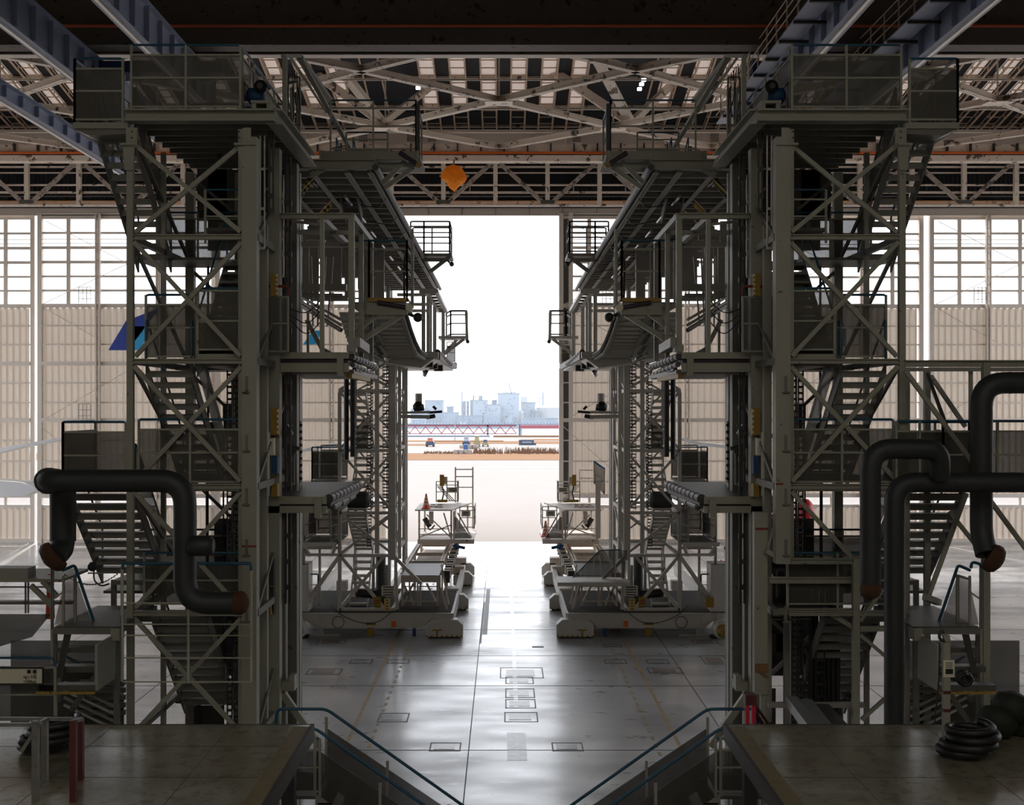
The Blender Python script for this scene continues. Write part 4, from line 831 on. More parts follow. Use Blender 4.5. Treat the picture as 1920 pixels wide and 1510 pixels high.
def far_stage(mx):
    """curved ribbed apron, far frame and balcony beyond"""
    global MX; MX = mx; s = SIDE()
    t = thing('curved_dock_stage', 'far %s dock stage with a curved ribbed apron beside the doorway' % s, 'dock stage', (-4, 45, 11))
    # curved apron facing the camera: profile in (Y,Z), right edge follows photo outline
    prof = [(40.0, PZ(588, 40.0)), (41.2, PZ(618, 41.2)), (42.2, PZ(640, 42.2)), (43.2, PZ(658, 43.2)), (44.6, PZ(668, 44.6))]
    rx = [PX(759, 40), PX(768, 41.2), PX(776, 42.2), PX(785, 43.2), PX(800, 44.6)]
    m = MB()
    for i in range(len(prof)-1):
        (y0, z0), (y1, z1) = prof[i], prof[i+1]
        m.prism([(-5.6, y0, z0), (rx[i], y0, z0), (rx[i+1], y1, z1), (-5.6, y1, z1)], (0, .03, .05))
    m.build('curved_apron', 'far', t)
    for i in range(len(prof)-1):
        (y0, z0), (y1, z1) = prof[i], prof[i+1]
        for k in range(3):
            f = (k+.5)/3; y = y0+(y1-y0)*f; z = z0+(z1-z0)*f; x = rx[i]+(rx[i+1]-rx[i])*f
            MB().box(-5.6, x, y-.05, y+.02, z-.1, z).build('rib', 'far', t)
        for xx0, xx1 in ((rx[i]-.08, rx[i+1]-.08), (-4.75, -4.6), (-4.45, -4.3)): bar(t, 'curved_edge', 'steel', (xx0, y0-.05, z0-.08), (xx1, y1-.05, z1-.08), .12, .16)
        MB().tube((rx[i]+.04, y0, z0), (rx[i+1]+.04, y1, z1), .07, 8).build('edge_tube', 'chromedark', t)
    # lower lip platform
    yl = 45.0; zl = PZ(668, yl)
    MB().box(PX(690, yl), PX(822, yl), yl-.1, yl+.3, PZ(672, yl), PZ(660, yl)).box(-6, PX(818, yl), yl, 60, zl-.1, zl).build('platform', 'far', t)
    MB().prism([P(700, 672, yl), P(815, 672, yl), P(790, 690, yl), P(720, 680, yl)], (0, 3, 0)).build('underframe', 'far', t)
    padded_roller(t, P(820, 660, yl+.3), P(845, 684, 54), .11, 8); MB().bar(P(818, 668, yl+.5), P(850, 688, 60), .3, .25).build('bumper_backing', 'dark', t)
    for i, (px, py, w) in enumerate(((802, 682, 9.5), (811, 685, 9), (822, 689, 8))):
        y = 46+i*3; b = box(t, 'flood_lamp', 'dark', PX(px-w, y), PX(px+w, y), y, y+.4, PZ(py+7, y), PZ(py-7, y)); f = MB()
        for k in (-1, 1): f.bar(P(px-w, py+7*k, y-.03), P(px+w, py+7*k, y-.03), .035).bar(P(px+w*k, py-7, y-.03), P(px+w*k, py+7, y-.03), .035)
        f.build('lamp_rim', 'white', b)
    for px, py in ((725, 663), (720, 668), (792, 697)): MB().lathe(P(px, py, 44), [(.03, 0), (.14, .1), (.14, .2)], 10, (1, 0, -.5)).build('spot_lamp', 'chrome', t)
    # slatted frame: top ladder beams and posts
    za = PZ(546, 50)
    bar(t, 'beam', 'far', P(786, 546, 50), P(818, 546, 50), .22, .14); bar(t, 'beam', 'far', P(818, 546, 50), P(836, 584, 60), .16); bar(t, 'beam', 'far', P(800, 546, 50), P(822, 584, 60), .14)
    for k in range(8): f = k/7; a = P(800, 546, 50).lerp(P(822, 584, 60), f); b = P(818, 546, 50).lerp(P(836, 584, 60), f); bar(t, 'slat', 'far', a, b, .12, .06)
    for px, py0, y, w in ((794, 548, 50, .16), (803, 556, 52.5, .15), (807, 564, 54.5, .15), (815, 572, 57, .17), (831, 574, 60, .17)): column(t, PX(px, y), y, zl, PZ(py0, y), w, w, 'far')
    for py in (553, 571, 583): bar(t, 'beam', 'far', P(745, py, 50+py/200), P(800, py, 50+py/200), .12, .3)
    # far balcony
    y3 = 60.0; z3 = PZ(630, y3)
    MB().box(PX(822, y3), PX(876, y3), y3, y3+1.8, z3-.14, z3).build('balcony_deck', 'far', t)
    guard(t, [(PX(834, y3), y3+1.6), (PX(845, y3), y3), (PX(874, y3), y3), (PX(874, y3), y3+1.7)], z3, 1.28, mesh=None, nposts=1, top='inner', t=.08, hr_r=.05)  # dark handrail colour stands for backlighting from the doorway
    for dx in (0, 12): bar(t, 'balcony_strut', 'far', P(870-dx, 636, y3+.2+dx*.1), P(828, 668, y3+.2+dx*.1), .16, .12)
    bar(t, 'post', 'far', P(874, 582, y3), P(876, 640, y3), .14)
    MB().lathe(P(877, 641, y3), [(.02, 0), (.1, .05), (.1, .15), (.02, .2)], 12, (0, -1, 0)).build('sensor_pad', 'dark', t)
    guard(t, [(PX(838, y3+1), y3+1), (PX(853, y3+1), y3+1)], PZ(680, y3), 1.1, mesh='mesh', nposts=1, top='far'); box(t, 'bracket', 'far', PX(835, y3), PX(856, y3), y3, y3+1.2, PZ(690, y3), PZ(680, y3))
    MX = False
far_stage(False); far_stage(True)
# ================================================================ far mobile towers on bogies
def bogie(par, x, y, w=1.45, h=.72, T=False, name='bogie_cover'):
    b = MB().prism([(x, y, .06), (x+w, y, .06), (x+w, y, h*.72), (x+w-.22, y, h), (x+.28, y, h), (x, y, h*.72)], (0, .55, 0)).build(name, 'white', par)
    st = MB(); k = 0; xx = x
    while xx < x+w-.05: st.box(xx, min(xx+.09, x+w), y-.012, y, .06, .12); xx += .2
    st.build('hazard_strip', 'yellow', b); MB().box(x+.1, x+w-.1, y+.1, y+.45, 0, .1).build('wheel_housing', 'black', b)
    if T:
        tm = MB(); cx = x+w*.31; tm.box(cx-.19, cx+.19, y-.015, y, .30, .36).box(cx-.04, cx+.04, y-.015, y, .06, .30); tm.build('letter_mark', 'yellow', b)
    return b
def xbrace(par, x0, x1, z0, z1, y, w=.1, m='far'):
    bar(par, 'brace', m, (x0, y-.03, z0), (x1, y-.03, z1), w, .07); bar(par, 'brace', m, (x0, y+.05, z1), (x1, y+.05, z0), w, .07)
def far_tower(mx):
    global MX; MX = mx; s = SIDE(); YF = 47.4; YB_ = 52.5
    t = thing('mobile_dock_tower', 'mobile braced steel dock tower standing on a bogie beam, far %s side' % s, 'dock tower', (-5.4, YF, 0))
    X = lambda px, y=YF: PX(px, y); Z = lambda py, y=YF: PZ(py, y)
    x0, x1, x2 = X(637), X(707), X(737); zt = Z(662)
    column(t, x0, YF, 1.0, zt-1.6, .14, m='far'); column(t, x1, YF, Z(1038), zt, .17, .17, 'far'); column(t, x2-.02, YF, Z(1050), zt, .24, .24, 'far'); column(t, X(747.5), YF+.4, Z(1050), zt, .14, .2, 'far')
    for x, y in ((x0, YB_), (x1, YB_), (x2, YB_), (X(757, 55), 55), (X(760, 58), 58), (X(762, 60), 60), (X(742, 50), 50)): column(t, x, y, .9, zt, .13, .13, 'far')
    lv = [Z(1143), Z(1042), Z(962), Z(845), Z(733), zt-.2]
    for k, z in enumerate(lv):
        bar(t, 'beam', 'far', (x0, YF, z), (x2, YF, z), .12, .14); bar(t, 'beam', 'far', (x0, YB_, z), (x2, YB_, z), .12, .14)
        bar(t, 'beam', 'far', (x2, YF, z), (x2, YB_, z), .12, .14); bar(t, 'beam', 'far', (x0, YF, z), (x0, YB_, z), .12, .14)
    for k in range(1, len(lv)-1):
        xbrace(t, x0, x2, lv[k]+.05, lv[k+1]-.05, YF); xbrace(t, x0, x2, lv[k]+.05, lv[k+1]-.05, YB_, .08)
        bar(t, 'brace', 'far', (x2+.02, YF, lv[k]), (x2+.02, YB_, lv[k+1]), .08);
    # legs of the base
    xbrace(t, x0, x1+.3, lv[0], lv[1], YF, .13)
    bar(t, 'brace', 'far', (x0, YF, lv[1]), (X(568), YF, lv[0]), .15); bar(t, 'brace', 'far', (x0-.12, YF+.4, lv[1]-.1), (X(562), YF+.4, lv[0]), .1)
    bar(t, 'brace', 'far', (x2, YF, lv[1]), (X(790), YF, Z(1095)), .13)
    bar(t, 'brace', 'far', (x2+.1, YF, Z(1052)), (X(745), YF, lv[0]), .12)
    for px, py0, py1 in ((700, 1040, 1120), (665, 1040, 1090), (725, 1060, 1130)): column(t, X(px, 51), 51, Z(py1, 51), Z(py0, 51), .12)
    # side bracket frame with small stair and ladder
    column(t, X(569), YF+.1, .95, Z(1005), .1); column(t, X(588), 49, .95, Z(1005, 49), .1)
    bar(t, 'beam', 'far', (X(569), YF+.1, Z(1041)), (x0, YF+.1, Z(1041)), .1, .12)
    lad = MB()
    for px in (568, 596): lad.bar(P(px, 1130, 47.8), P(px, 1080, 47.8), .04)
    for py in (1097, 1114, 1128): lad.bar(P(568, py, 47.8), P(596, py, 47.8), .03)
    lad.build('side_gate', 'far', t); MB().path([P(567, 1086, 47.8), P(567, 1077, 47.8), P(597, 1077, 47.8), P(597, 1100, 47.8)], .03, 6).build('handrail', 'blue', t)
    # inner stairs zig-zag
    for (za, zb, ya, yb) in ((9.95, 7.5, 48, 51.5), (7.5, 4.95, 51.5, 48), (4.95, 3.3, 48, 50.5), (3.3, 1.0, 50.8, 48.4)):
        stair(t, X(664, 50), X(696, 50), ya, za, yb, zb, 9, 'far', rail=False, subs=False)
        box(t, 'landing', 'deckdark', X(650, 50), X(698, 50), 51.3, 52.4, za-.08, za-.03)
    for px in (692, 722): ladder_rack(t, X(px, 49), 49, 3.4 if px == 692 else 5.0, zt, .2, 'dark', 'rack_rail', .14); ladder_rack(t, X(px+5, 49), 49, 5.0, zt, .1, 'dark', 'rack_rail', .14)
    MB().prism([P(668, 802, 48.5), P(690, 780, 48.5), P(690, 842, 48.5), P(668, 842, 48.5)], (0, .02, 0)).build('guard_sheet', 'mesh', t)
    # hanging black hoses
    for px in (652.5, 664.5): MB().tube((X(px), YF-.5, Z(861 if px < 660 else 856)), (X(px), YF-.5, Z(704)), .10, 10).build('hanging_duct', 'black', t)
    # cages on the outer side
    zc = Z(902); guard(t, [(X(585), YF+1.5), (X(585), YF), (X(636), YF)], zc, 1.36, mesh='mesh', nposts=1, gap=.18, t=.05)
    guard(t, [(X(585), YF+2.4), (X(636), YF+2.4)], zc, 1.36, nposts=1); box(t, 'cage_deck', 'deckdark', X(583), X(637), YF-.05, YF+2.5, zc-.1, zc); bar(t, 'beam', 'steel', (X(583), YF-.05, zc-.08), (X(638), YF-.05, zc-.08), .1)
    zc = Z(1015); yq = 46.8
    MB().box(X(566), X(637), yq, yq+3, zc-.06, zc).build('cage_deck', 'deckdark', t); MB().box(X(563, yq), X(631, yq), yq-.06, yq+.02, zc-.14, zc+.02).build('edge_beam', 'far', t); MB().box(X(572), X(634), yq+1, yq+1.2, zc-.38, zc-.28).build('edge_beam', 'far', t)
    guard(t, [(X(620, yq), yq+.05), (X(634, yq), yq+2.8), (X(580, 49.6), yq+2.8), (X(570, yq), yq+2.8), (X(568, yq), yq+.05)], zc, 1.3, nposts=1, gap=.0)
    for px, q in ((570, 580), (628, 622)): MB().bar(P(px, 1026, yq), P(q, 1041, yq+1), .12).build('bracket', 'far', t)
    guard(t, [(X(597, 49.8), 49.8), (X(628, 49.8), 49.8)], zc+.2, 1.3, mesh=None, nposts=1)
    # big round duct and tank inside
    MB().tube(P(653, 938, 48.3), P(687, 938, 48.3), .36, 20).lathe(P(687, 938, 48.3), [(.36, 0), (.3, .1), (.1, .16)], 20, (1, 0, 0)).build('round_tank', 'duct', t)
    MB().tube((X(712, 48), 48.4, 1.0), (X(712, 48), 48.4, Z(1045)), .2, 16).lathe((X(712, 48), 48.4, 1.6), [(.2, 0), (.24, .05), (.24, .15), (.2, .2)], 16).build('vertical_duct', 'duct', t)
    MB().tube(P(672, 1112, 48), P(712, 1116, 48), .17, 14).build('floor_duct', 'black', t); MB().lathe(P(672, 1112, 48), [(.17, 0), (.19, .05), (.15, .1)], 14, (-1, 0, 0)).build('duct_cap', 'cap', t)
    MB().box(X(620), X(640), 49, 49.5, Z(1108, 49), Z(1090, 49)).build('fan_unit', 'far', t)
    # base beam
    zb0, zb1 = Z(1174), Z(1149)
    MB().prism([(X(547), YF-.3, zb1), (X(848), YF-.3, zb1), (X(848), YF-.3, Z(1161)), (X(805), YF-.3, Z(1161)), (X(793), YF-.3, zb0), (X(592), YF-.3, zb0), (X(578), YF-.3, Z(1163)), (X(550), YF-.3, Z(1163))], (0, .35, 0)).build('base_beam', 'white', t)
    MB().box(X(540), X(850), YF-.4, YF+.1, zb1, zb1+.04).box(X(590), X(795), YF-.4, YF+.1, zb0-.02, zb0+.01).bar(P(592, 1174, YF-.35), P(577, 1162, YF-.35), .04, .2).bar(P(793, 1174, YF-.35), P(805, 1161, YF-.35), .04, .2).build('base_flange', 'far', t)
    for px in (570, 598, 617, 680, 744, 770, 810): box(t, 'stiffener', 'white', X(px)-.01, X(px)+.01, YF-.38, YF-.3, zb0+.02, zb1)
    box(t, 'base_deck', 'basedeck', X(545), X(846), YF-.3, 52.8, zb1, zb1+.05)
    for px in (545, 700, 846): box(t, 'side_beam', 'far', X(px)-.1, X(px)+.1, YF, 62, zb0, zb1-.02)
    box(t, 'rear_beam', 'far', X(547), X(848), 52.6, 52.9, zb0, zb1)
    bogie(t, X(800), YF-.6, 1.48, .74, True)
    for px, a, b in ((697, 1174, 1190), (778, 1176, 1190)): box(t, 'leg_pad', 'yellow' if px == 697 else 'bluem', X(px-5 if px == 697 else px-3), X(px+5 if px == 697 else px+3), YF-.4, YF-.2, Z(b), Z(a))
    box(t, 'warning_plate', 'yellow', X(688), X(706), YF-.315, YF-.3, Z(1170), Z(1165)); box(t, 'warning_plate', 'orange', X(735), X(745), YF-.33, YF-.3, Z(1175), Z(1162))
    MB().box(X(580), X(640), YF-.2, YF-.15, Z(1191), Z(1188)).box(X(600), X(608), YF-.25, YF-.1, Z(1188), zb0).build('under_pipe', 'far', t)
    # drive wheel with yellow motor
    w_ = MB().lathe((X(562), YF-.35, .38), [(.36, 0), (.4, .05), (.4, .4), (.3, .46)], 20, (0, -1, 0)).build('drive_wheel', 'white', t)
    MB().lathe((X(562), YF-.8, .33), [(.28, 0), (.24, .1), (.1, .16)], 18, (0, -1, 0)).build('wheel_hub', 'yellowdull', w_); MB().box(X(545), X(582), YF-.6, YF-.1, 0, .08).build('wheel_rim', 'black', w_)
    # notices on the base
    for px0, px1, py0, py1, m in ((701, 715, 1119, 1137, 'yellow'), (721, 732, 1122, 1144, 'signyellow'), (716, 741, 1098, 1117, 'signw')):
        b = box(t, 'notice_board', m, X(px0), X(px1), YF-.14, YF-.1, Z(py1), Z(py0)); k = MB(); n = 4
        for i in range(n):
            zz = Z(py1)+(Z(py0)-Z(py1))*(i+.5)/n
            if m == 'yellow' and i in (0, 3): continue
            k.box(X(px0)+.06, X(px1)-.06, YF-.15, YF-.14, zz-.02, zz+.02)
        k.build('printed_lines', 'red' if m != 'signw' else 'ink', b)
    # cable loop
    MB().path([P(621, 1135, YF-.5), P(640, 1155, YF-.5), P(680, 1170, YF-.5), P(710, 1168, YF-.5), P(738, 1145, YF-.5)], .016, 6, .6).build('cable', 'black', t)
    lp = MB(); pts = [P(634+11*math.cos(a*math.pi/10), 1167+11*math.sin(a*math.pi/10), YF-.48) for a in range(21)]; lp.path(pts, .014, 6, .01, 1); lp.build('cable_loop', 'black', t)
    # fork arms with a pump, reaching into the doorway
    ya = 45.6
    MB().bar(P(748, 774, ya), P(806, 773, ya), .10, .5).bar(P(752, 781, ya+.3), P(806, 782, ya+.3), .14, .4).build('fork_arm', 'far', t)
    MB().tube(P(804, 774, ya), P(829, 772, ya), .05, 8).tube(P(800, 783, ya+.3), P(816, 780, ya+.3), .08, 8).bar(P(812, 762, ya), P(818, 768, ya), .1).build('fork_tip', 'chromedark', t)
    MB().tube(P(785, 756, ya), P(785, 738, ya), .14, 14).build('pump_motor', 'far', t); MB().lathe(P(784, 763, ya-.1), [(.05, -.18), (.2, -.1), (.22, .05), (.1, .2)], 14, (0, 0, 1)).tube(P(776, 766, ya), P(795, 764, ya), .13, 12).build('pump_body', 'black', t)
    for px in (755, 759, 763): MB().tube(P(px, 772, 47), P(px, 690, 47), .03, 6).build('conduit', 'far', t)
    if mx:
        MB().prism([P(2*954-1172, 1083, 46.8), P(2*954-1070, 1083, 46.8), P(2*954-1122, 1032, 46.8), P(2*954-1172, 1032, 46.8)], (0, .02, 0)).build('guard_sheet', 'meshfine', t)
        MB().path([P(2*954-1070, 1084, 46.8), P(2*954-1121, 1032, 46.8), P(2*954-1160, 1031, 46.8)], .025, 6, .1).build('handrail', 'blue', t)
        for q in (1095, 1110, 1122, 1150): bar(t, 'guard_post', 'far', P(2*954-q, 1083, 46.8), P(2*954-q, max(1032, 1083-(q-1070)), 46.8), .035)
        MB().box(X(2*954-1172), X(2*954-1040), 46.3, 48.0, Z(1092), Z(1085)).build('side_platform', 'far', t)
        box(t, 'switch_box', 'yellow', X(2*954-1333), X(2*954-1318), YF-.3, YF-.1, Z(1137), Z(1119)); box(t, 'switch_box', 'yellow', X(2*954-1160), X(2*954-1143), YF-.3, YF-.1, Z(1081), Z(1073))
    # side cabinet
    c = thing('electrical_cabinet', 'tall plain white cabinet on the outer end of the %s mobile tower base' % s, 'cabinet', (X(562), YF, 1.0))
    MB().box(X(538), X(580), YF-.2, YF+.8, Z(1146), Z(1058)).build('body', 'white', c); MB().box(X(541), X(577), YF-.215, YF-.2, Z(1143), Z(1062)).build('door', 'white', c); MB().box(X(538), X(580), YF-.2, YF+.8, Z(1058), Z(1057)).build('top_cover', 'dark', c)
    for z in (1.6, 2.2): MB().box(X(540), X(541.5), YF-.235, YF-.2, z, z+.1).build('hinge', 'chrome', c)
    box(c, 'bracket', 'dark', X(541), X(560), YF, YF+.4, Z(1158), Z(1146))
    MX = False
far_tower(False); far_tower(True)

def rear_gantry(mx):
    """table, track beams, small bogies and the low gantry with cone"""
    global MX; MX = mx; s = SIDE()
    t = thing('dock_table', 'low braced table with dark top beside the %s mobile tower' % s, 'platform', (PX(790, 48.6), 48.6, 0))
    ya = 48.4; X = lambda px, y=ya: PX(px, y); Z = lambda py, y=ya: PZ(py, y)
    zt = Z(1081); box(t, 'table_top', 'deckdark', X(753), X(823), ya, 52.5, zt-.02, zt+.04)
    MB().box(X(752), X(824), ya-.05, ya, Z(1092), Z(1080)).box(X(752), X(824), 52.4, 52.5, zt, zt+.12).build('edge_beam', 'gantry', t)
    for px in (754, 783, 788, 820): column(t, X(px), ya, 1.02, zt, .07, .07, 'gantry')
    for px in (754, 820): column(t, X(px), 52.2, .9, zt, .07, .07, 'gantry')
    for a, b in ((756, 775), (820, 800), (776, 756)): bar(t, 'brace', 'gantry', P(a, 1135, ya+.2), P(b, 1094, ya+.2), .08)
    bar(t, 'brace', 'gantry', P(822, 1094, ya), P(838, 1144, ya-.6), .09); bar(t, 'brace', 'gantry', P(828, 1060, 51), P(842, 1135, ya), .07)
    for py in (1100, 1128): bar(t, 'beam', 'gantry', P(754, py, ya), P(822, py, ya), .04)
    # tracks and bogies behind
    t = thing('track_carriage', 'rail beams and bogie covers along the %s edge of the centre lane' % s, 'carriage', (-2.4, 55, 0))
    for px, y in ((845, 53.2), (857, 60.5), (862, 64)):
        bogie(t, PX(px, y)-.2, y, 1.0, .72); MB().box(PX(px, y)-.3, PX(px, y)+.35, y, y+.8, .6, 1.0).build('bogie_arm', 'gantry', t)
    for x in (-4.6, -2.95): MB().ibeam((x, 53.5, 1.75), (x, 66, 1.75), .22, .2, .03).build('track_beam', 'gantry', t)
    for x in (-2.75, ):
        for k in range(14): MB().box(x, x+.3, 53.6+k*.85, 53.85+k*.85, 1.2+(k % 3)*.1, 1.75).build('roller_bracket', 'gantry' if k % 2 else 'dark', t)
    for y in (54, 57.5, 61, 65): MB().box(-4.7, -2.8, y, y+.15, 1.5, 1.66).build('cross_beam', 'gantry', t)
    for x, y in ((-4.6, 54), (-2.95, 54), (-4.6, 60.8), (-2.95, 60.8), (-4.6, 65.8), (-2.95, 65.8)): column(t, x, y, .0, 1.66, .14, .14, 'gantry')
    box(t, 'track_deck', 'gantry', -4.5, -3.0, 54, 66, 1.3, 1.36)
    # gantry platform
    yg = 61.0; X = lambda px, y=yg: PX(px, y); Z = lambda py, y=yg: PZ(py, y)
    g = thing('gantry_platform', 'raised %s gantry platform on thin legs near the doorway' % s, 'platform', (X(835), yg+2, 2.2))
    zt = Z(958.5); MB().prism([(X(778), yg, zt), (X(847), yg, zt), (X(880), yg+4.6, zt), (X(778), yg+4.6, zt)], (0, 0, .07)).build('platform_top', 'gantry', g)
    zb = Z(1012)
    MB().box(X(783), X(889), yg-.05, yg+.1, Z(1020), zb).box(X(783), X(889), yg+4.4, yg+4.6, Z(1020), zb).box(X(783), X(889), yg, yg+4.6, zb-.08, zb-.02).build('lower_frame', 'gantry', g)
    for px, y in ((786, yg), (851, yg), (846, yg+.1), (786, yg+4.4), (872, yg+4.4)): column(g, X(px), y, zb, zt, .09, .09, 'gantry')
    bar(g, 'brace', 'gantry', P(786, 1008, yg), P(845, 985, yg), .06); bar(g, 'brace', 'gantry', P(845, 1008, yg), P(800, 965, yg), .06); bar(g, 'brace', 'gantry', P(846, 1010, yg), P(832, 962, yg), .07); bar(g, 'brace', 'gantry', P(884, 1008, yg), P(858, 962, yg), .07)
    bar(g, 'beam', 'gantry', P(784, 992, yg), P(840, 992, yg), .04); bar(g, 'beam', 'gantry', P(784, 1003, yg+1), P(850, 1003, yg+1), .06)
    MB().prism([P(850, 1010, yg+.3), P(884, 1010, yg+.3), P(856, 970, yg+.3), P(850, 970, yg+.3)], (0, .02, 0)).build('guard_sheet', 'mesh', g)
    MB().tube(P(796, 972, yg+1), P(806, 988, yg+1), .14, 10).path([P(800, 985, yg+.8), P(806, 996, yg+.8), P(815, 985, yg+.8)], .04, 6, .2).build('hydraulic_unit', 'dark', g)
    box(g, 'lift_cylinder', 'gantry', X(803), X(811), yg+.6, yg+.9, Z(985), Z(962))
    MB().tube(P(853, 1020, yg), P(858, 1030, yg), .14, 10).bar(P(853, 1024, yg-.1), P(872, 1028, yg-.1), .14).build('drive_motor', 'bluem', g)
    # side guard frame
    guard(g, [(X(862), yg+.1), (X(889), yg+.1), (X(889), yg+2.5)], Z(992), 1.15, mesh=None, nposts=1, top='gantry', t=.05)
    sb = box(g, 'sign_board', 'signw', X(865), X(882), yg+.0, yg+.04, Z(969), Z(958)); k = MB()
    for z in (961, 964.5): k.box(X(868), X(879), yg-.01, yg, Z(z)-.025, Z(z)+.025)
    k.build('printed_lines', 'ink', sb)
    # upper cage with control box and ladder frame
    yc = 65.0
    guard(g, [(PX(818, yc), yc), (PX(858, yc), yc), (PX(858, yc), yc+1.2)], PZ(942, yc), 1.15, mesh=None, nposts=2, top='gantry', t=.05)
    for k in range(3): bar(g, 'step_rail', 'gantry', P(820+k*3, 912, yc), P(845+k*4, 940, yc), .05)
    sb = box(g, 'sign_board', 'signw', PX(839, yc), PX(859, yc), yc-.05, yc-.02, PZ(924, yc), PZ(914, yc)); k = MB()
    for z in (917, 920.5): k.box(PX(842, yc), PX(856, yc), yc-.06, yc-.05, PZ(z, yc)-.03, PZ(z, yc)+.03)
    k.build('printed_lines', 'ink', sb)
    box(g, 'control_box', 'yellow', PX(825, yc), PX(833, yc), yc-.3, yc-.1, PZ(911, yc), PZ(890, yc)); box(g, 'control_cover', 'gantry', PX(833, yc), PX(839, yc), yc-.2, yc, PZ(908, yc), PZ(894, yc)); box(g, 'kick_plate', 'yellow', PX(820, yc), PX(838, yc), yc-.1, yc, PZ(942, yc), PZ(937, yc))
    MB().path([P(829, 911, yc-.2), P(832, 925, yc-.2), P(829, 938, yc-.2)], .04, 6).build('cable', 'black', g)
    lf = MB(); yl = 66
    if not mx:
        for px in (854, 886.5): lf.bar(P(px, 876, yl), P(px, 992, yl), .08)
        for py in (880.5, 894, 914): lf.bar(P(854, py, yl), P(886, py, yl), .06)
        lf.build('ladder_frame', 'gantry', g)
    else:
        for px in (788, 818): lf.bar(P(px, 884, yl), P(px, 930, yl), .05)
        for py in (882, 897, 925): lf.bar(P(788, py, yl), P(818, py, yl), .05)
        lf.build('ladder_frame', 'gantry', g)
    # loose frame lying on top
    f = MB(); yf = yg+1.2; zf = zt+.09
    for a in (0, 1): f.box(X(790)+.0, X(826), yf+a*1.2, yf+.06+a*1.2, zf, zf+.06)
    for i in range(4): xx = X(790)+(X(826)-X(790))*i/3; f.box(xx-.03, xx+.03, yf, yf+1.2, zf, zf+.06)
    o = f.build('loose_ladder', 'gantry'); tag(o, 'white frame like a short ladder lying flat on the %s gantry platform' % s, 'ladder')
    MX = False
rear_gantry(False); rear_gantry(True)
# the right hand tower base has a mesh guard, steps and board instead of hoses
g_ = thing('tilted_gate', 'blue topped mesh gate leaning beside the right far tower', 'gate', P(1125, 920, 58))
MB().prism([P(1114, 867, 58), P(1133, 882, 58), P(1133, 925, 58), P(1114, 905, 58)], (0, .03, 0)).build('gate_mesh', 'meshfine', g_)
MB().bar(P(1114, 865, 58), P(1114, 907, 58), .07).bar(P(1133, 880, 58), P(1133, 927, 58), .07).bar(P(1114, 905, 58), P(1133, 925, 58), .07).bar(P(1114, 886, 58), P(1133, 904, 58), .05).build('gate_frame', 'gantry', g_)
MB().tube(P(1113, 865, 58), P(1134, 880, 58), .05, 6).build('handrail', 'blueb', g_); MB().bar(P(1121, 1010, 58), P(1121, 905, 58), .25, .2).build('post', 'gantry', g_)
def cone(p, h, lab):
    t = thing('traffic_cone', lab, 'traffic cone', p); x, y, z = p; r = h*.24
    MB().box(x-r*1.25, x+r*1.25, y-r*1.25, y+r*1.25, z, z+h*.05).build('base', 'conered', t)
    MB().lathe((x, y, z+h*.05), [(r, 0), (h*.045, h*.95)], 18).build('body', 'conered', t)
    for a in (.22, .45, .68):
        r0 = r+(h*.045-r)*a; r1 = r+(h*.045-r)*(a+.12); MB().lathe((x, y, z+h*.05), [(r0*1.03, h*.95*a), (r1*1.03, h*.95*(a+.12))], 18).build('white_band', 'white', t)
cone(tuple(P(799, 957, 61.6))[:2]+(PZ(958.5, 61)+.08,), .78, 'red and white traffic cone standing on the left gantry platform')
cone(tuple(P(1023, 992, 61.8))[:2]+(PZ(1010, 61),), .85, 'red and white traffic cone inside the guard of the right gantry platform')
cone((PX(1355, 64), 64.5, 0), .85, 'orange traffic cone on the floor behind the right cabinet')
# white wings of parked aircraft seen past the docks
def wing(pts, Y, lab, th=.35):
    m = MB(); a = [P(x, y, Y) for x, y in pts]
    m.prism(a, (0, 1.6, .0)); o = m.build('aircraft_wing', 'wingw'); return tag(o, lab, 'aircraft wing')
wing([(-60, 850), (113, 821), (114, 826), (40, 839), (-60, 862)], 70, 'slender white aircraft wing reaching in at the left edge of the view')
wing([(-60, 898), (40, 905), (62, 912), (64, 922), (45, 930), (-60, 936)], 68, 'rounded white aircraft engine cowl at the left edge of the view')
wing([(555, 844), (640, 829), (640, 836), (556, 850)], 70, 'thin white aircraft wing tip seen through the left dock')
wing([(1276, 821), (1310, 829), (1372, 836), (1372, 842), (1310, 836), (1278, 826)], 70, 'thin white aircraft wing tip seen through the right dock')
# blue maintenance stand with white cover, right behind the dock
st = thing('maintenance_trolley', 'blue wheeled maintenance stand with white cloth behind the right dock', 'trolley', (PX(1385, 70), 70, 0)); Yt = 70
MB().bar(P(1382, 985, Yt), P(1382, 1040, Yt), .14).bar(P(1389, 985, Yt), P(1389, 1052, Yt), .14).bar(P(1376, 1022, Yt), P(1394, 1022, Yt), .14).bar(P(1380, 1035, Yt), P(1396, 1035, Yt), .2).bar(P(1382, 1000, Yt), P(1389, 1030, Yt), .06).build('frame', 'blueb', st)
MB().prism([P(1379, 942, Yt), P(1388, 945, Yt), P(1388, 990, Yt), P(1384, 996, Yt), P(1380, 975, Yt), P(1377, 955, Yt)], (0, .5, 0)).build('cover_cloth', 'wingw', st)
for px, yw in ((1362, 75.5), (1372, 72.8), (1390, 70)):
    py = CY+(H-.16)*F/yw; MB().tube(P(px, py, yw-.2), P(px, py, yw), .16, 14).bar(P(px, py-5, yw-.1), P(1386, 1040, 70.4), .09).build('castor_wheel', 'black', st)
c_ = thing('engine_cover', 'glossy red engine cover on a stand behind the right stair tower', 'cover', (PX(1508, 60), 60, 0))
MB().lathe(P(1509, 1012, 60), [(.05, 0), (.35, .15), (.42, .6), (.50, 1.3), (.42, 1.8), (.2, 2.05), (.02, 2.1)], 14).build('cloth', 'redcloth', c_)
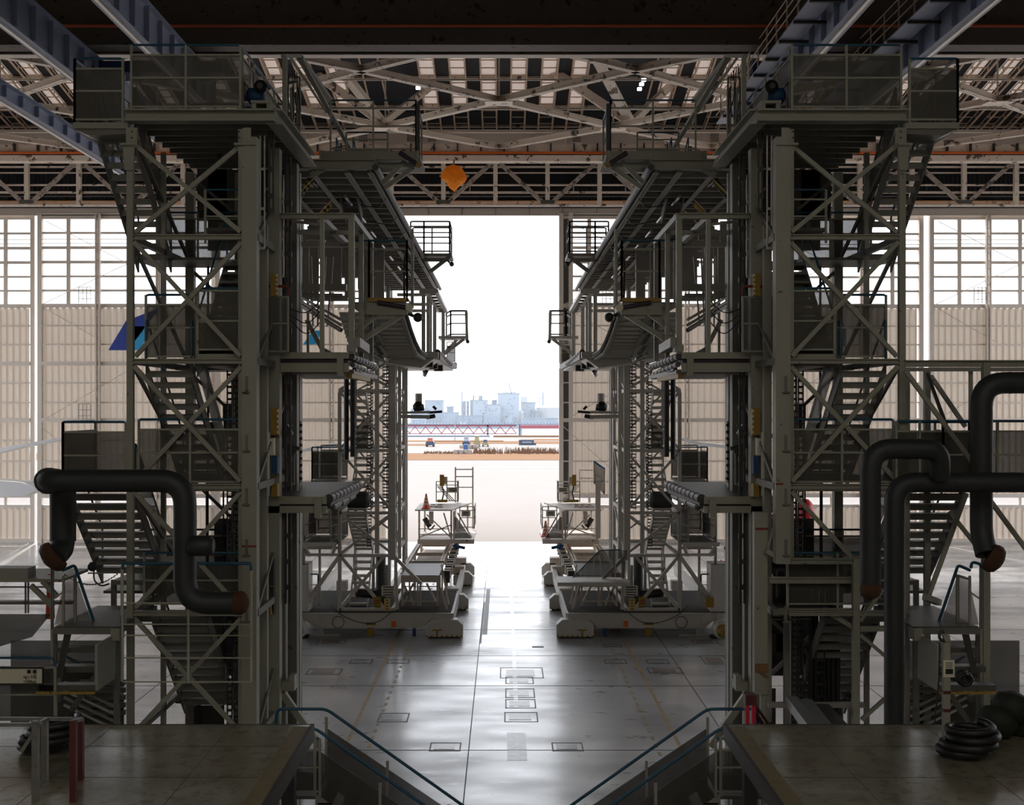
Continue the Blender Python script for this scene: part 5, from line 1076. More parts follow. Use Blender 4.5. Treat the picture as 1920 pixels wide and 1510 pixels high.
MB().lathe(P(1502, 1005, 59.3), [(.3, 0), (.34, .05), (.34, .12), (.1, .3)], 16, (0, -1, 0)).build('fan_hub', 'yellowdull', c_)
MB().prism([P(1442, 960, 60), P(1449, 965, 60), P(1449, 985, 60), P(1443, 992, 60)], (0, .5, 0)).build('cloth', 'redcloth', c_)
MB().bar(P(1446, 975, 60.3), P(1509, 990, 60.3), .12).bar(P(1480, 985, 60.3), (PX(1480, 60.3), 60.3, 0), .14).bar(P(1509, 1010, 60.3), (PX(1509, 60.3), 60.3, 0), .14).build('stand', 'blueb', c_)
# ================================================================ foreground: ducts, decks, steps, stairs
def duct(name, lab, paths, caps, m='duct'):
    t = thing(name, lab, 'air duct', paths[0][0][0])
    for pts, r in paths:
        MB().path(pts, r, 20, r*2.2, 8).build('duct_run', m, t)
        for a, b in zip(pts[:-1], pts[1:]):
            a = Vector(a); b = Vector(b); L_ = (b-a).length; d = (b-a).normalized()
            if L_ > r*7:
                for f in (.33, .66): c = a.lerp(b, f); MB().tube(c-d*.012, c+d*.012, r*1.02, 20).build('duct_seam', m, t)
    for p, d, r in caps:
        k = MB().lathe(p, [(r, 0), (r*1.1, .06), (r*1.12, .14), (r*.9, .22), (r*.4, .27), (.02, .28)], 14, d)
        k.build('end_cover', 'cap', t)
    return t
YD1 = 20.6
duct('ventilation_duct', 'thick dark ventilation duct looping across the front of the left stair tower',
     [([P(132, 1012, 21.6), P(118, 903, 21.6), P(112, 900, 21.6), P(85, 901, 20.9), P(95, 902, YD1), P(347, 902, YD1), P(347, 1131, YD1), P(440, 1131, YD1)][3:], .20),
      ([P(90, 902, 20.75), P(92, 901, 21.6), P(117, 905, 21.9), P(118, 930, 21.9), P(118, 1015, 21.9)], .235), ([P(118, 1010, 21.9), P(116, 1030, 21.8), P(100, 1046, 21.4)], .215)],
     [(P(108, 1038, 21.5), (-.9, -.3, -.75), .27), (P(437, 1131, YD1), (1, 0, 0), .19)])
t = C.objects[-1]
vb = MB().lathe(P(377, 1024, 20.4), [(.12, -.22), (.19, -.16), (.19, .16), (.12, .22)], 6, (1, 0, 0)).build('damper_box', 'duct'); tag(vb, 'dark hexagonal damper box beside the vertical run of the left duct', 'damper')
duct('ventilation_duct', 'dark arched duct hooking over in front of the right stair tower',
     [([P(1632, 1095, 20.4), P(1632, 842, 20.4), P(1762, 842, 20.4), P(1762, 895, 20.6)], .178)], [(P(1632, 1094, 20.4), (0, 0, -1), .165)])
duct('ventilation_duct', 'tall dark duct rising from the right deck and turning off to the right edge',
     [([P(2010, 905, 20.8), P(1677, 905, 20.8), P(1677, 1370, 20.8)], .178)], [])
duct('ventilation_duct', 'dark duct with an elbow at the far right edge',
     [([P(2000, 718, 21.5), P(1840, 718, 21.5), P(1840, 1000, 21.5), P(1850, 1040, 21.3)], .2)], [(P(1853, 1042, 21.2), (.8, -.3, -.5), .24)])
# extra bay of frame right of the right tower
t = thing('duct_support_frame', 'braced steel frame carrying ducts at the right edge of the view', 'steel frame', P(1780, 1360, 22.5)); yq = 22.4
X = lambda px, y=22.4: PX(px, y); Z = lambda py, y=22.4: PZ(py, y)
MB().ibeam(P(1697, 682, yq), P(2000, 682, yq), .13, .14, .02).build('beam', 'steel', t); bar(t, 'beam', 'steel2', P(1697, 693, yq+1.5), P(2000, 693, yq+1.5), .08)
column(t, X(1848), yq, 0, Z(680), .13, .13); column(t, X(1820, 24), 24, Z(905, 24), Z(690, 24), .07); column(t, X(1738, 25), 25, 2, Z(690, 25), .12, .12, 'steel2')
bar(t, 'brace', 'steel', P(1697, 695, yq), P(1850, 905, yq), .085, .07); bar(t, 'brace', 'steel2', P(1745, 705, yq+1.5), P(1810, 800, yq+1.5), .08); bar(t, 'brace', 'dark', P(1738, 700, yq+1), P(1775, 800, yq+1), .06)
bar(t, 'brace', 'steel', P(1850, 930, yq), P(1990, 1120, yq), .08); bar(t, 'brace', 'steel', P(1812, 925, yq), P(1740, 1120, yq), .075); bar(t, 'brace', 'steel', P(1780, 960, 24), P(1860, 1060, 24), .08)
bar(t, 'beam', 'steel', P(1735, 1120, yq), P(1760, 1130, yq+.5), .12)
guard(t, [(X(1700), 23), (X(1790), 23), (X(2000), 23)], 7.62, 1.32, nposts=2); box(t, 'landing', 'deckdark', X(1700), X(2000), 23, 25, 7.54, 7.6)
for px, y in ((1700, 23.6), (1970, 23)): column(t, X(px, y), y, 0, Z(690, y), .1, .1, 'steel2')
# ---- lower framework of the right tower
t = thing('tower_base_frame', 'lower framework with cable rack under the right stair tower', 'steel frame', (AX*2-xl(500), Y0+.2, 0))
X = lambda px, y=Y0: PX(px, y)
column(t, X(1429), Y0+.2, PZ(1305, Y0), PZ(962, Y0), .26, .2); column(t, X(1434), Y0+.2, 0, PZ(1305, Y0), .1)
for py, x1_ in ((1088, 1600), (1147, 1605)): MB().ibeam(P(1443, py, Y0+.2), P(x1_, py, Y0+.2), .12, .12, .02).build('beam', 'steel', t)
MB().ibeam(P(1458, 1052, Y0), P(1612, 1052, Y0), .11, .14, .02).build('beam', 'steel', t)
bar(t, 'beam', 'steel2', P(1440, 1322, Y0+.3), P(1620, 1322, Y0+.3), .1); bar(t, 'brace', 'steel', P(1552, 1148, Y0+.1), P(1602, 1178, Y0+.1), .09)
bar(t, 'beam', 'steel', P(1612, 1179, Y0), P(1700, 1179, Y0), .1); bar(t, 'brace', 'steel', P(1612, 1190, Y0), P(1700, 1265, Y0), .07); bar(t, 'brace', 'steel', P(1615, 1350, Y0), P(1660, 1310, Y0), .07); bar(t, 'brace', 'steel', P(1612, 1165, Y0), P(1655, 1105, Y0), .07)
bar(t, 'brace', 'steel', P(1438, 1030, Y0+.1), P(1459, 965, Y0+.1), .05); bar(t, 'brace', 'steel', P(1436, 1032, Y0), P(1458, 1045, Y0), .1)
for y, w in ((25.8, .08), ): bar(t, 'brace', 'steel2', P(1445, 1265, y), P(1545, 1170, y), w); bar(t, 'brace', 'steel2', P(1445, 1162, y), P(1545, 1255, y), w)
for px, y, w in ((1474, 25, .1), (1490, 25.5, .18), (1497, 25.4, .06), (1595, 26, .12)): column(t, X(px, y), y, 0, PZ(1150, y), w, w, 'steel2')
for px in (1521, 1530, 1541, 1553, 1562, 1571): MB().tube((X(px, 24.5), 24.5, .2), (X(px, 24.5), 24.5, PZ(1060, 24.5)), .055, 8).build('cable_bundle', 'black', t)
ladder_rack(t, X(1538, 24.3), 24.3, .2, PZ(1150, 24.3), .2, 'black', 'cable_ladder', .25)
box(t, 'winch_panel', 'deckdark', X(1450, 24.8), X(1525, 24.8), 24.8, 24.84, PZ(1140, 24.8), PZ(1066, 24.8)); MB().tube((X(1463, 24.6), 24.6, PZ(1120, 24.6)), (X(1463, 24.6), 24.6, PZ(1070, 24.6)), .1, 12).build('gas_cylinder', 'duct', t)
MB().box(X(1418), X(1443), Y0+.09, Y0+.1, PZ(995, Y0), PZ(991, Y0)).build('floor_band', 'red', t); box(t, 'tape_patch', 'cardb', X(1417), X(1442), Y0+.06, Y0+.1, PZ(1262, Y0), PZ(1247, Y0)); bar(t, 'tape_tail', 'cardb', P(1425, 1260, Y0+.05), P(1441, 1271, Y0+.05), .04, .01)
MB().path([P(1445, 1157, Y0), P(1450, 1162, Y0), P(1520, 1161, Y0)], .02, 6).path([P(1445, 1152, Y0), P(1450, 1156, Y0), P(1510, 1155, Y0)], .015, 6).build('conduit', 'dark', t)
# ---- duct guard cage in front of the left tower
t = thing('guard_cage', 'thin wire guard cage with blue top rail in front of the left stair tower', 'guard cage', P(350, 1280, 21.9)); yq = 21.9
for px in (230, 353, 471): bar(t, 'post', 'wire', P(px, 1278, yq), P(px, 1062, yq), .035)
bar(t, 'post', 'wire', P(228, 1278, yq+1.5), P(228, 1062, yq+1.5), .035)
for py in (1131, 1171, 1192, 1234, 1279): bar(t, 'rail', 'wire', P(230, py, yq), P(471, py, yq), .022)
MB().path([P(230, 1068, yq), P(230, 1057, yq), P(471, 1057, yq), P(471, 1070, yq)], .03, 8, .07).path([P(230, 1068, yq+1.5), P(230, 1058, yq+1.5), P(230, 1057, yq)], .025, 8, .07).build('handrail', 'blue', t)
# ---- steps left and right of the towers
def steps(mx):
    global MX; MX = mx; s = SIDE(); y = 22.3
    t = thing('access_steps', 'short steps with a dark landing and mesh gate outside the %s stair tower' % s, 'steps', P(165, 1275, y))
    MB().box(PX(103, y), PX(228, y), y-.1, 24.6, PZ(1188, y), PZ(1176, y)).build('landing', 'steel_shade', t); box(t, 'landing_plate', 'deckdark', PX(105, y), PX(228, y), y-.05, 24.6, PZ(1176, y), PZ(1174, y))
    MB().box(PX(214, y), PX(230, y), y-.2, y+.1, PZ(1198, y), PZ(1176, y)).build('bracket', 'steel', t)
    MB().prism([P(120, 1190, y), P(130, 1190, y), P(112, 1272, y-1), P(104, 1272, y-1)], (.04, 0, 0)).build('stringer', 'steel_shade', t); MB().box(PX(212, y), PX(217, y), y-1, y, PZ(1272, y), PZ(1190, y)).build('stringer', 'steel', t)
    for i, (a, b) in enumerate(((1209, 1218), (1236, 1247), (1262, 1272))): box(t, 'tread', 'deckdark', PX(118-i*3, y), PX(213, y), y-.3-i*.35, y-.05-i*.35, PZ(b, y), PZ(a, y))
    box(t, 'nosing', 'yellowdull', PX(108, y), PX(213, y), y-1.05, y-1.0, PZ(1277, y), PZ(1273, y))
    MB().path([P(98, 1180, y), P(98, 1058, y), P(115, 1054, y), P(117, 1066, y)], .03, 8, .06).path([P(117, 1070, y+.4), P(140, 1060, y+.4), P(178, 1172, y+.6)], .03, 8, .06).build('handrail', 'blue', t)
    MB().bar(P(98, 1300, y), P(98, 1066, y), .05).bar(P(119, 1080, y), P(119, 1175, y), .04).bar(P(141, 1078, y+.4), P(141, 1172, y+.4), .05).bar(P(119, 1087, y), P(141, 1079, y+.4), .04).bar(P(119, 1110, y), P(98, 1125, y), .03).build('gate_frame', 'steel', t)
    MB().prism([P(120, 1090, y), P(140, 1081, y+.4), P(140, 1170, y+.4), P(102, 1172, y)], (0, .01, 0)).prism([P(142, 1082, y+.5), P(172, 1170, y+.6), P(142, 1170, y+.5)], (0, .01, 0)).build('gate_mesh', 'meshfine', t)
    MB().path([P(200, 1175, 23.5), P(226, 1162, 23.5), P(228, 1174, 23.5)], .02, 6).build('handrail', 'blue', t)
    MB().prism([(PX(20, 25.2), 25.2, .6), (PX(232, 25.2), 25.2, .6), (PX(232, 25.2), 25.2, 4.2), (PX(20, 25.2), 25.2, 4.2)], (0, .01, 0)).build('guard_sheet', 'mesh', t)
    box(t, 'lower_rack', 'inner', PX(60, 26.5), PX(222, 26.5), 26.3, 26.9, 0, 2.6); box(t, 'lower_rack', 'inner', PX(120, 26.5), PX(200, 26.5), 26.3, 26.9, 2.6, 3.4)
    # ground level stair flight and braces under the steps
    for px, w in ((104, .06), (219, .1)): column(t, PX(px, 22.6), 22.6, 0, PZ(1188, 22.6), w, w, 'steel_shade')
    for q in ((120, 1355, 165, 1285), (165, 1285, 200, 1240)): bar(t, 'brace', 'steel_shade', P(q[0], q[1], 23), P(q[2], q[3], 23), .1)
    for k in range(5): bar(t, 'beam', 'steel_shade', P(150, 1280+k*14, 24+k*.3), P(235, 1280+k*14, 24+k*.3), .1)
    for k in range(4): bar(t, 'stair_rail', 'chrome' if k % 2 else 'steel', P(120, 1280+k*14, 24.5), P(225, 1330+k*14, 24.5), .05)
    MB().tube(P(125, 1232, 24.5), P(165, 1252, 24.5), .025, 6).build('handrail', 'blue', t)
    MX = False
steps(False); steps(True)
# ball lamp and chain
t = thing('round_lamp', 'dark round lamp on a bracket with a curled cable left of the left tower', 'lamp', P(177, 1072, 24))
MB().lathe(P(173, 1063, 24), [(.02, -.1), (.07, -.08), (.1, 0), (.07, .08), (.02, .1)], 16, (0, -1, 0)).build('lamp_head', 'duct', t)
MB().bar(P(165, 1075, 24), P(192, 1075, 24), .03).build('bracket', 'steel2', t); MB().path([P(176, 1071, 24), P(176, 1090, 24), P(190, 1100, 24), P(205, 1095, 24)], .018, 6, .25).build('cable', 'black', t)
ck = MB()
for i in range(40):
    f = i/39; x = 122+(222-122)*f; y_ = 1078+(1075-1078)*f+20*(4*f*(1-f)); p = P(x, y_, 23); ck.bar(p-Vector((.012, 0, 0)), p+Vector((.012, 0, 0)), .014 if i % 2 else .028, .028 if i % 2 else .014)
tag(ck.build('safety_chain', 'dark'), 'thin sagging safety chain between the mesh gate and the left tower', 'chain')
# left edge: elevated white frame, board with load limit text, box
t = thing('side_platform', 'small braced platform with thin rails at the left edge behind the steps', 'platform', P(60, 1100, 23)); y = 23
MB().box(PX(-60, y), PX(115, y), y, y+1.5, PZ(1092, y), PZ(1086, y)).build('deck', 'steel', t)
for q in ((58, 1098, 100, 1138), (80, 1090, 108, 1120)): bar(t, 'brace', 'steel', P(q[0], q[1], y), P(q[2], q[3], y), .09)
for py in (1101, 1130): bar(t, 'rail', 'steel2', P(-60, py, y+1), P(95, py, y+1), .03)
for px in (48, 53, 90): bar(t, 'rail_post', 'steel2', P(px, 1090, y+1), P(px, 1150, y+1), .03)
MB().box(PX(-60, y), PX(100, y), y+1, y+1.2, PZ(1150, y), PZ(1144, y)).build('beam', 'steel2', t); MB().box(PX(-20, y), PX(52, y), y, y+.4, PZ(1086, y), PZ(1066, y)).build('bin', 'steel2', t)
MB().prism([P(-60, 1152, y), P(95, 1152, y), P(60, 1195, y), P(-60, 1230, y)], (0, .02, 0)).build('guard_sheet', 'mesh', t)
tag(MB().lathe(P(94, 1160, 23.6), [(.09, 0), (.09, .05), (.05, .9)], 12).build('striped_post', 'conered'), 'red and white striped post beside the mesh gate at the left', 'post')
t = thing('mesh_barrier', 'mesh guard panel with a blue rail at the lower left edge', 'guard panel', P(60, 1350, 21.5)); y = 21.3
MB().prism([P(-60, 1252, y), P(104, 1252, y), P(104, 1350, y), P(-60, 1350, y)], (0, .01, 0)).build('guard_sheet', 'mesh', t)
MB().bar(P(104, 1250, y), P(104, 1355, y), .05).bar(P(-60, 1252, y), P(104, 1252, y), .04).bar(P(-60, 1303, y), P(104, 1303, y), .03).build('frame', 'steel', t); MB().path([P(-60, 1234, y), P(100, 1234, y), P(104, 1250, y)], .025, 6).build('handrail', 'blue', t)
sg = thing('load_limit_sign', 'pale load limit sign with a dark frame at the lower left edge, reading 150kg', 'sign', P(60, 1285, 21.1)); y = 21.1
MB().box(PX(-10, y), PX(80, y), y, y+.02, PZ(1284, y), PZ(1252, y)).build('board', 'signw', sg)
fr = MB()
for py in (1252.5, 1283.5): fr.bar(P(-11, py, y-.01), P(81, py, y-.01), .025)
for px in (-10.5, 80.5): fr.bar(P(px, 1252, y-.01), P(px, 1284, y-.01), .025)
fr.build('frame', 'ink', sg)
def text(s_, px, py, hpx, Y, par, m='ink', al='LEFT'):
    cu = bpy.data.curves.new('txt', 'FONT'); cu.body = s_; cu.size = hpx*Y/F*1.3; cu.extrude = .002; cu.align_x = al
    o = bpy.data.objects.new('txt', cu); C.objects.link(o); dg = bpy.context.evaluated_depsgraph_get(); me = bpy.data.meshes.new_from_object(o.evaluated_get(dg))
    bpy.data.objects.remove(o); me.materials.clear(); me.materials.append(M[m]); q = bpy.data.objects.new('lettering', me); C.objects.link(q)
    q.parent = par; q.location = P(px, py, Y)-Vector(par['_w']); q.rotation_euler = (math.pi/2, 0, 0); q['_w'] = tuple(P(px, py, Y)); return q
text('kg | 5名', 44, 1272, 6, 21.08, sg); text('(150kg)', 44, 1281, 6, 21.08, sg); text('■ ■', 50, 1263, 7, 21.08, sg)
# ---- near work decks
def near_deck(mx):
    global MX; MX = mx; s = SIDE(); zt = PZ(1360, 19); x1 = -3.1; x0 = -11
    t = thing('work_deck', 'worn wet looking metal work deck at the bottom %s of the view' % s, 'deck', ((x0+x1)/2, 16, zt))
    box(t, 'deck_plate', 'deck', x0, x1, 13.2, 19, zt-.06, zt)
    for k in range(3): box(t, 'plate_seam', 'dark', x0, x1-.3, 14.8+k*1.5, 14.806+k*1.5, zt, zt+.003)
    for k in range(4): box(t, 'plate_seam', 'dark', x0+.9+k*1.9, x0+.907+k*1.9, 13.2, 19, zt, zt+.003)
    box(t, 'edge_strip', 'yellowworn', x1-.28, x1-.02, 13.2, 18.9, zt, zt+.004)
    MB().box(x1-.03, x1+.03, 13.2, 19.05, zt-.25, zt+.01).build('edge_beam', 'dark', t); MB().box(x0, x1-.03, 19.0, 19.06, zt-.25, zt-.0).build('edge_beam', 'dark', t)
    box(t, 'underframe', 'dark', x0, x1-.1, 13.4, 18.9, zt-.4, zt-.1)
    for x, y in ((x0+.5, 14), (x0+.5, 18.6), (x1-.3, 14), (x1-.3, 18.6)): column(t, x, y, 0, zt-.3, .2, .2, 'dark')
    # stair with blue rails going down to the centre lane
    u = thing('side_stair', 'blue railed stair going down from the %s work deck to the floor' % s, 'stair', (-2.6, 21.5, 0))
    y0, y1 = 20.4, 21.7
    zl = 2.45; box(u, 'landing', 'deckdark', -4.3, PX(612, 21.7), y0, y1, zl-.06, zl)
    a = P(612, 1330, y1); zr = a.z; b = P(735, 1418, y1); run = (b.x-a.x)/(a.z-b.z)
    for y in (y0, y1):
        dz = zl; xs = PX(612, y1); xe = xs+run*dz
        MB().prism([(xs, y, zl-.2), (xs, y, zl+.05), (xe, y, .05), (xe-.25, y, 0)], (0, .04, 0)).build('stringer', 'steel2', u)
        hr = zr-zl
        MB().path([(-4.2, y, zl), (-4.2, y, zr-.0), (xs, y, zr), (xe-.1, y, hr+.1), (xe+.05, y, .6), (xe+.05, y, 0)], .03, 8, .12).build('handrail', 'blue', u)
        MB().prism([(xs, y, zl+.05), (xe, y, .05), (xe, y, hr-.2), (xs, y, zr-.35)], (0, .012, 0)).build('guard_sheet', 'mesh', u)
        for f in (0, .33, .66, 1): x = xs+(xe-xs)*f; bar(u, 'post', 'steel2', (x, y, zl*(1-f)), (x, y, zl*(1-f)+hr-.15), .05)
    for i in range(10): f = (i+.5)/10; x = xs+run*zl*f; box(u, 'tread', 'deckdark', x-.13, x+.13, y0, y1, zl*(1-f)-.03, zl*(1-f))
    guard(u, [(-4.2, y0), (PX(600, y0), y0)], zl, 1.0, nposts=2)
    MX = False
near_deck(False); near_deck(True)
# crate frame lower left
t = thing('crate_frame', 'open metal crate frame with red corner posts on the left deck', 'crate', P(80, 1416, 15.5)); zt = PZ(1360, 19)
ya, yb = 15.3, 16.2
def cp(px, Y): return PX(px, Y)
for px, Y, m in ((67, ya, 'chrome2'), (138, ya, 'redpost'), (151, yb, 'redpost'), (84, yb, 'chrome2')): box(t, 'corner_post', m, PX(px, Y)-.04, PX(px, Y)+.04, Y-.04, Y+.04, zt, PZ(1352 if Y == ya else 1348, Y))
for a, b in (((-60, 1359, ya), (80, 1359, ya)), ((-60, 1348, yb), (155, 1349, yb)), ((135, 1354, ya), (154, 1349, yb)), ((67, 1359, ya), (88, 1349, yb)), ((40, 1410, ya), (67, 1370, ya))): bar(t, 'frame_bar', 'chrome2', P(*a), P(*b), .045)
def coil(p, R, r, n, lab, m='black', ax=(0, 0, 1), par=None, name='hose_coil'):
    t = thing(name, lab, 'hose', p) if par is None else par; k = MB(); p = Vector(p); ax = Vector(ax).normalized(); a = ax.orthogonal().normalized(); b = ax.cross(a); rr = random.Random(n)
    pts = []
    for i in range(n*16+1):
        an = i*math.pi/8; Rr = R*(.8+.2*math.sin(i*.31)+.05*rr.random()); pts.append(p+a*math.cos(an)*Rr+b*math.sin(an)*Rr+ax*(r+2*r*(i/16)*.8))
    k.path(pts, r, 8, .01, 1); k.build('hose_turns', m, t); return t
coil((PX(95, 17.6), 17.6, zt), .42, .06, 4, 'coil of thick black hose on the left deck behind the crate frame')
coil((PX(1815, 17.3), 17.3, zt), .40, .06, 4, 'coil of black corrugated hose lying on the right deck')
t = thing('covered_bundle', 'dark green and red bundle leaning at the right end of the deck', 'bundle', (PX(1870, 18.3), 18.3, zt))
for k, (dx, dz, r_, m) in enumerate(((0, .25, .32, 'bundleg'), (.25, .45, .33, 'bundleg'), (-.15, .12, .2, 'redpost'), (.5, .2, .35, 'bundleg'))):
    MB().lathe((PX(1870, 18.3)+dx, 18.3+.05*k, zt+dz), [(.03, -r_*.8), (r_*.7, -r_*.6), (r_, 0), (r_*.75, r_*.55), (.04, r_*.8)], 12, (.3, .2, 1)).build('bundle_lump', m, t)
# gauge post on the right deck
t = thing('gauge_post', 'pale post with red bands, a paper notice and a top hook on the right deck', 'post', (PX(1776, 18.4), 18.4, zt)); y = 18.4
box(t, 'post', 'steel', PX(1770, y), PX(1782, y), y, y+.1, zt, PZ(1200, y)); bar(t, 'post_head', 'steel', P(1776, 1202, y), P(1772, 1190, y), .09)
for py in (1299, 1333): box(t, 'red_band', 'redpost', PX(1769.5, y), PX(1782.5, y), y-.005, y+.105, PZ(py+3, y), PZ(py-3, y))
b = box(t, 'paper_notice', 'signw', PX(1768, y), PX(1789, y), y-.02, y-.01, PZ(1270, y), PZ(1238, y)); box(b, 'picture', 'bundleg', PX(1772, y), PX(1786, y), y-.023, y-.02, PZ(1264, y), PZ(1254, y)); k = MB()
for z in (1243, 1247, 1251): k.box(PX(1772, y), PX(1785, y), y-.023, y-.02, PZ(z, y)-.006, PZ(z, y)+.006)
k.build('printed_lines', 'ink', b)
rg = [P(1770+9*math.cos(a*math.pi/8), 1193+9*math.sin(a*math.pi/8), y) for a in range(13)]; MB().path(rg, .025, 8, .01, 1).build('hook', 'dark', t)
MB().path([P(1762, 1205, y), P(1760, 1280, y), P(1752, 1358, y)], .012, 5).build('cable', 'black', t)
coil(P(1812, 1275, 18.6), .1, .03, 3, 'small round coil of dark cable hanging right of the gauge post', ax=(0, 1, 0))
# red jack stands and silver ramp behind the right deck
t = thing('jack_stand', 'bright red jack stand behind the corner of the right deck', 'jack stand', P(1404, 1360, 21)); y = 21
for px in (1401, 1413): MB().bar(P(px, 1362, y), P(px, 1315, y), .07).build('leg', 'redb', t)
MB().box(PX(1397, y), PX(1417, y), y-.05, y+.2, PZ(1322, y), PZ(1303, y)).build('head', 'redpost', t); MB().bar(P(1413, 1330, y+.3), P(1432, 1362, y+.8), .05).bar(P(1418, 1325, y+.3), P(1440, 1357, y+.8), .04).build('brace', 'redpost', t)
column(t, PX(1401, y), y, 0, PZ(1362, y), .07, .07, 'redb'); column(t, PX(1413, y), y, 0, PZ(1362, y), .07, .07, 'redb')
t = thing('loading_ramp', 'silver riveted ramp sloping up from behind the right deck', 'ramp', P(1520, 1360, 21.5))
MB().bar(P(1485, 1316, 23.3), P(1530, 1375, 20), .22, .2).build('side_box', 'silver', t); MB().bar(P(1512, 1316, 23.3), P(1556, 1375, 20), .22, .1).build('side_box', 'silver', t); MB().bar(P(1540, 1322, 23.3), P(1585, 1375, 20), .3, .04).build('ramp_bed', 'dark', t)
for k in range(5): f = .15+k*.17; p = P(1480, 1322, 23.3).lerp(P(1525, 1383, 20), f); MB().box(p.x-.04, p.x+.04, p.y-.12, p.y-.08, p.z-.05, p.z+.07).build('latch', 'dark', t)
column(t, PX(1500, 22), 22, 0, PZ(1352, 22), .1, .1, 'dark'); column(t, PX(1550, 22), 22, 0, PZ(1352, 22), .1, .1, 'dark')
# caged work lamps under the dock stages
for mx in (False, True):
    MX = mx; s = SIDE()
    for px, py, Y, w in ((505, 735, 25.4, 'under the upper %s dock stage beside the mast'), (586, 338, 31.5, 'below the near end of the high %s platform'), (520, 448, 25.4, 'inside the portal frame of the upper %s dock stage'), (500, 970, 25.2, 'under the lower %s dock stage')):
        floodlight(P(px, py, Y), (0, 0, -1), 'caged work lamp '+w % s, s=1.2)
    MX = False
# ================================================================ outside: pier, city, vehicles
YP = 420.0
rb = thing('approach_pier', 'long red truss pier crossing the water behind the taxiway', 'pier', P(860, 815, YP))
p = MB(); p.box(PX(700, YP), PX(968, YP), YP, YP+3, PZ(800, YP), PZ(797, YP)).build('top_chord', 'haze_red', rb)
MB().box(PX(700, YP), PX(968, YP), YP, YP+.4, PZ(814.4, YP), PZ(812.8, YP)).build('bottom_chord', 'haze_red', rb)
px = 748
while px < 960:
    MB().bar(P(px, 813, YP), P(px+10, 800, YP), .3, .3).bar(P(px+10, 800, YP), P(px+20, 813, YP), .3, .3).build('web_diagonal', 'haze_red', rb); px += 20
MB().box(PX(975, YP), PX(1200, YP), YP-2, YP+3, PZ(803.5, YP), PZ(797.5, YP)).build('plate_girder', 'haze_red', rb)
MB().box(PX(700, YP), PX(1200, YP), YP-.2, YP+.2, PZ(797, YP), PZ(796, YP)).build('walkway', 'seawall', rb)
px = 745
while px < 1080: MB().box(PX(px, YP), PX(px+.8, YP), YP, YP+.2, PZ(797, YP), PZ(792.5, YP)).build('lamp_post', 'seawall', rb); px += 6.1
for px in (913, 973): MB().box(PX(px, YP), PX(px+3, YP), YP, YP+1, PZ(820, YP)-1, PZ(797, YP)).build('pier_leg', 'seawall', rb)
px = 750
while px < 1060: MB().box(PX(px, YP), PX(px+.3, YP), YP+1, YP+1.1, PZ(815, YP)-2.5, PZ(799, YP)).build('pile', 'seawall', rb); px += 9
for i in range(5): MB().box(PX(972, 418), PX(979, 418), 418, 419, PZ(806+i*2.8, 418)-.1, PZ(806+i*2.8, 418)+.25).build('stair_landing', 'seawall', rb)
tag(MB().box(-60, PX(918, 385), 385, 388, -3, PZ(817, 385)).build('sea_wall', 'seawall'), 'long low dark sea wall in front of the red truss pier', 'wall')
tag(MB().box(PX(925, 372), 60, 368, 371, -.02, .5).build('kerb', 'sandgrass'), 'low sandy bank along the water edge', 'bank')
# city on the far shore
YC = 700.0
tag(MB().box(-260, 260, YC-8, YC+160, -3, 0).build('far_shore', 'bldgd'), 'dark low shoreline under the distant factory', 'shore')
def bld(px0, px1, py0, m, lab, dy=0, wins=0, roof=None, depth=22, base=792, cat='building', name='factory_building'):
    Y = YC+dy; x0, x1 = PX(px0, Y), PX(px1, Y); z1 = PZ(py0, Y)
    t = thing(name, lab, cat, ((x0+x1)/2, Y, 0)); MB().box(x0, x1, Y, Y+depth, -1, z1).build('wall', m, t)
    if roof == 'gable':
        MB().prism([(x0-.3, Y-.2, z1), (x1+.3, Y-.2, z1), ((x0+x1)/2, Y-.2, z1+(x1-x0)*.28)], (0, depth, 0)).build('roof', m, t)
    elif roof: MB().box(x0-.3, x1+.3, Y-.3, Y+depth, z1, z1+.6).build('roof', 'bldgd', t)
    rr = random.Random(int(px0))
    for i in range(wins):
        wx_ = x0+(x1-x0)*rr.uniform(.1, .9); wz_ = z1*rr.uniform(.15, .9); MB().box(wx_-.5, wx_+.5, Y-.12, Y, wz_, wz_+1).build('window', 'win', t)
    return t
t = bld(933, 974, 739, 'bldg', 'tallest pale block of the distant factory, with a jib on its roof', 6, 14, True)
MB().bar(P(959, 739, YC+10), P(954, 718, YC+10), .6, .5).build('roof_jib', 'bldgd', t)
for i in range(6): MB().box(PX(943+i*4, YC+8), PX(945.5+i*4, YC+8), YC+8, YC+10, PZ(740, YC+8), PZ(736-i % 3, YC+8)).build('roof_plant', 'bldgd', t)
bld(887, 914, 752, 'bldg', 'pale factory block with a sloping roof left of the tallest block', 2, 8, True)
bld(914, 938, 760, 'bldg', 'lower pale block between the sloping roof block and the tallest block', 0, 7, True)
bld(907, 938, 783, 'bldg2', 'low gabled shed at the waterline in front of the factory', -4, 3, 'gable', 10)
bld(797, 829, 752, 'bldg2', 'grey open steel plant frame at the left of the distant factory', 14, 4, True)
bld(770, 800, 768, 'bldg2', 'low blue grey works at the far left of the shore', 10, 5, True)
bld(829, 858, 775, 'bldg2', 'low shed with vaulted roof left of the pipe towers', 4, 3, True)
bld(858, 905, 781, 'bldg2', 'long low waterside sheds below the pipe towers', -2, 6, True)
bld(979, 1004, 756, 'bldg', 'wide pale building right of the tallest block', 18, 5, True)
bld(976, 1046, 786, 'bldg2', 'long low wall building below the storage tank', -4, 6, True)
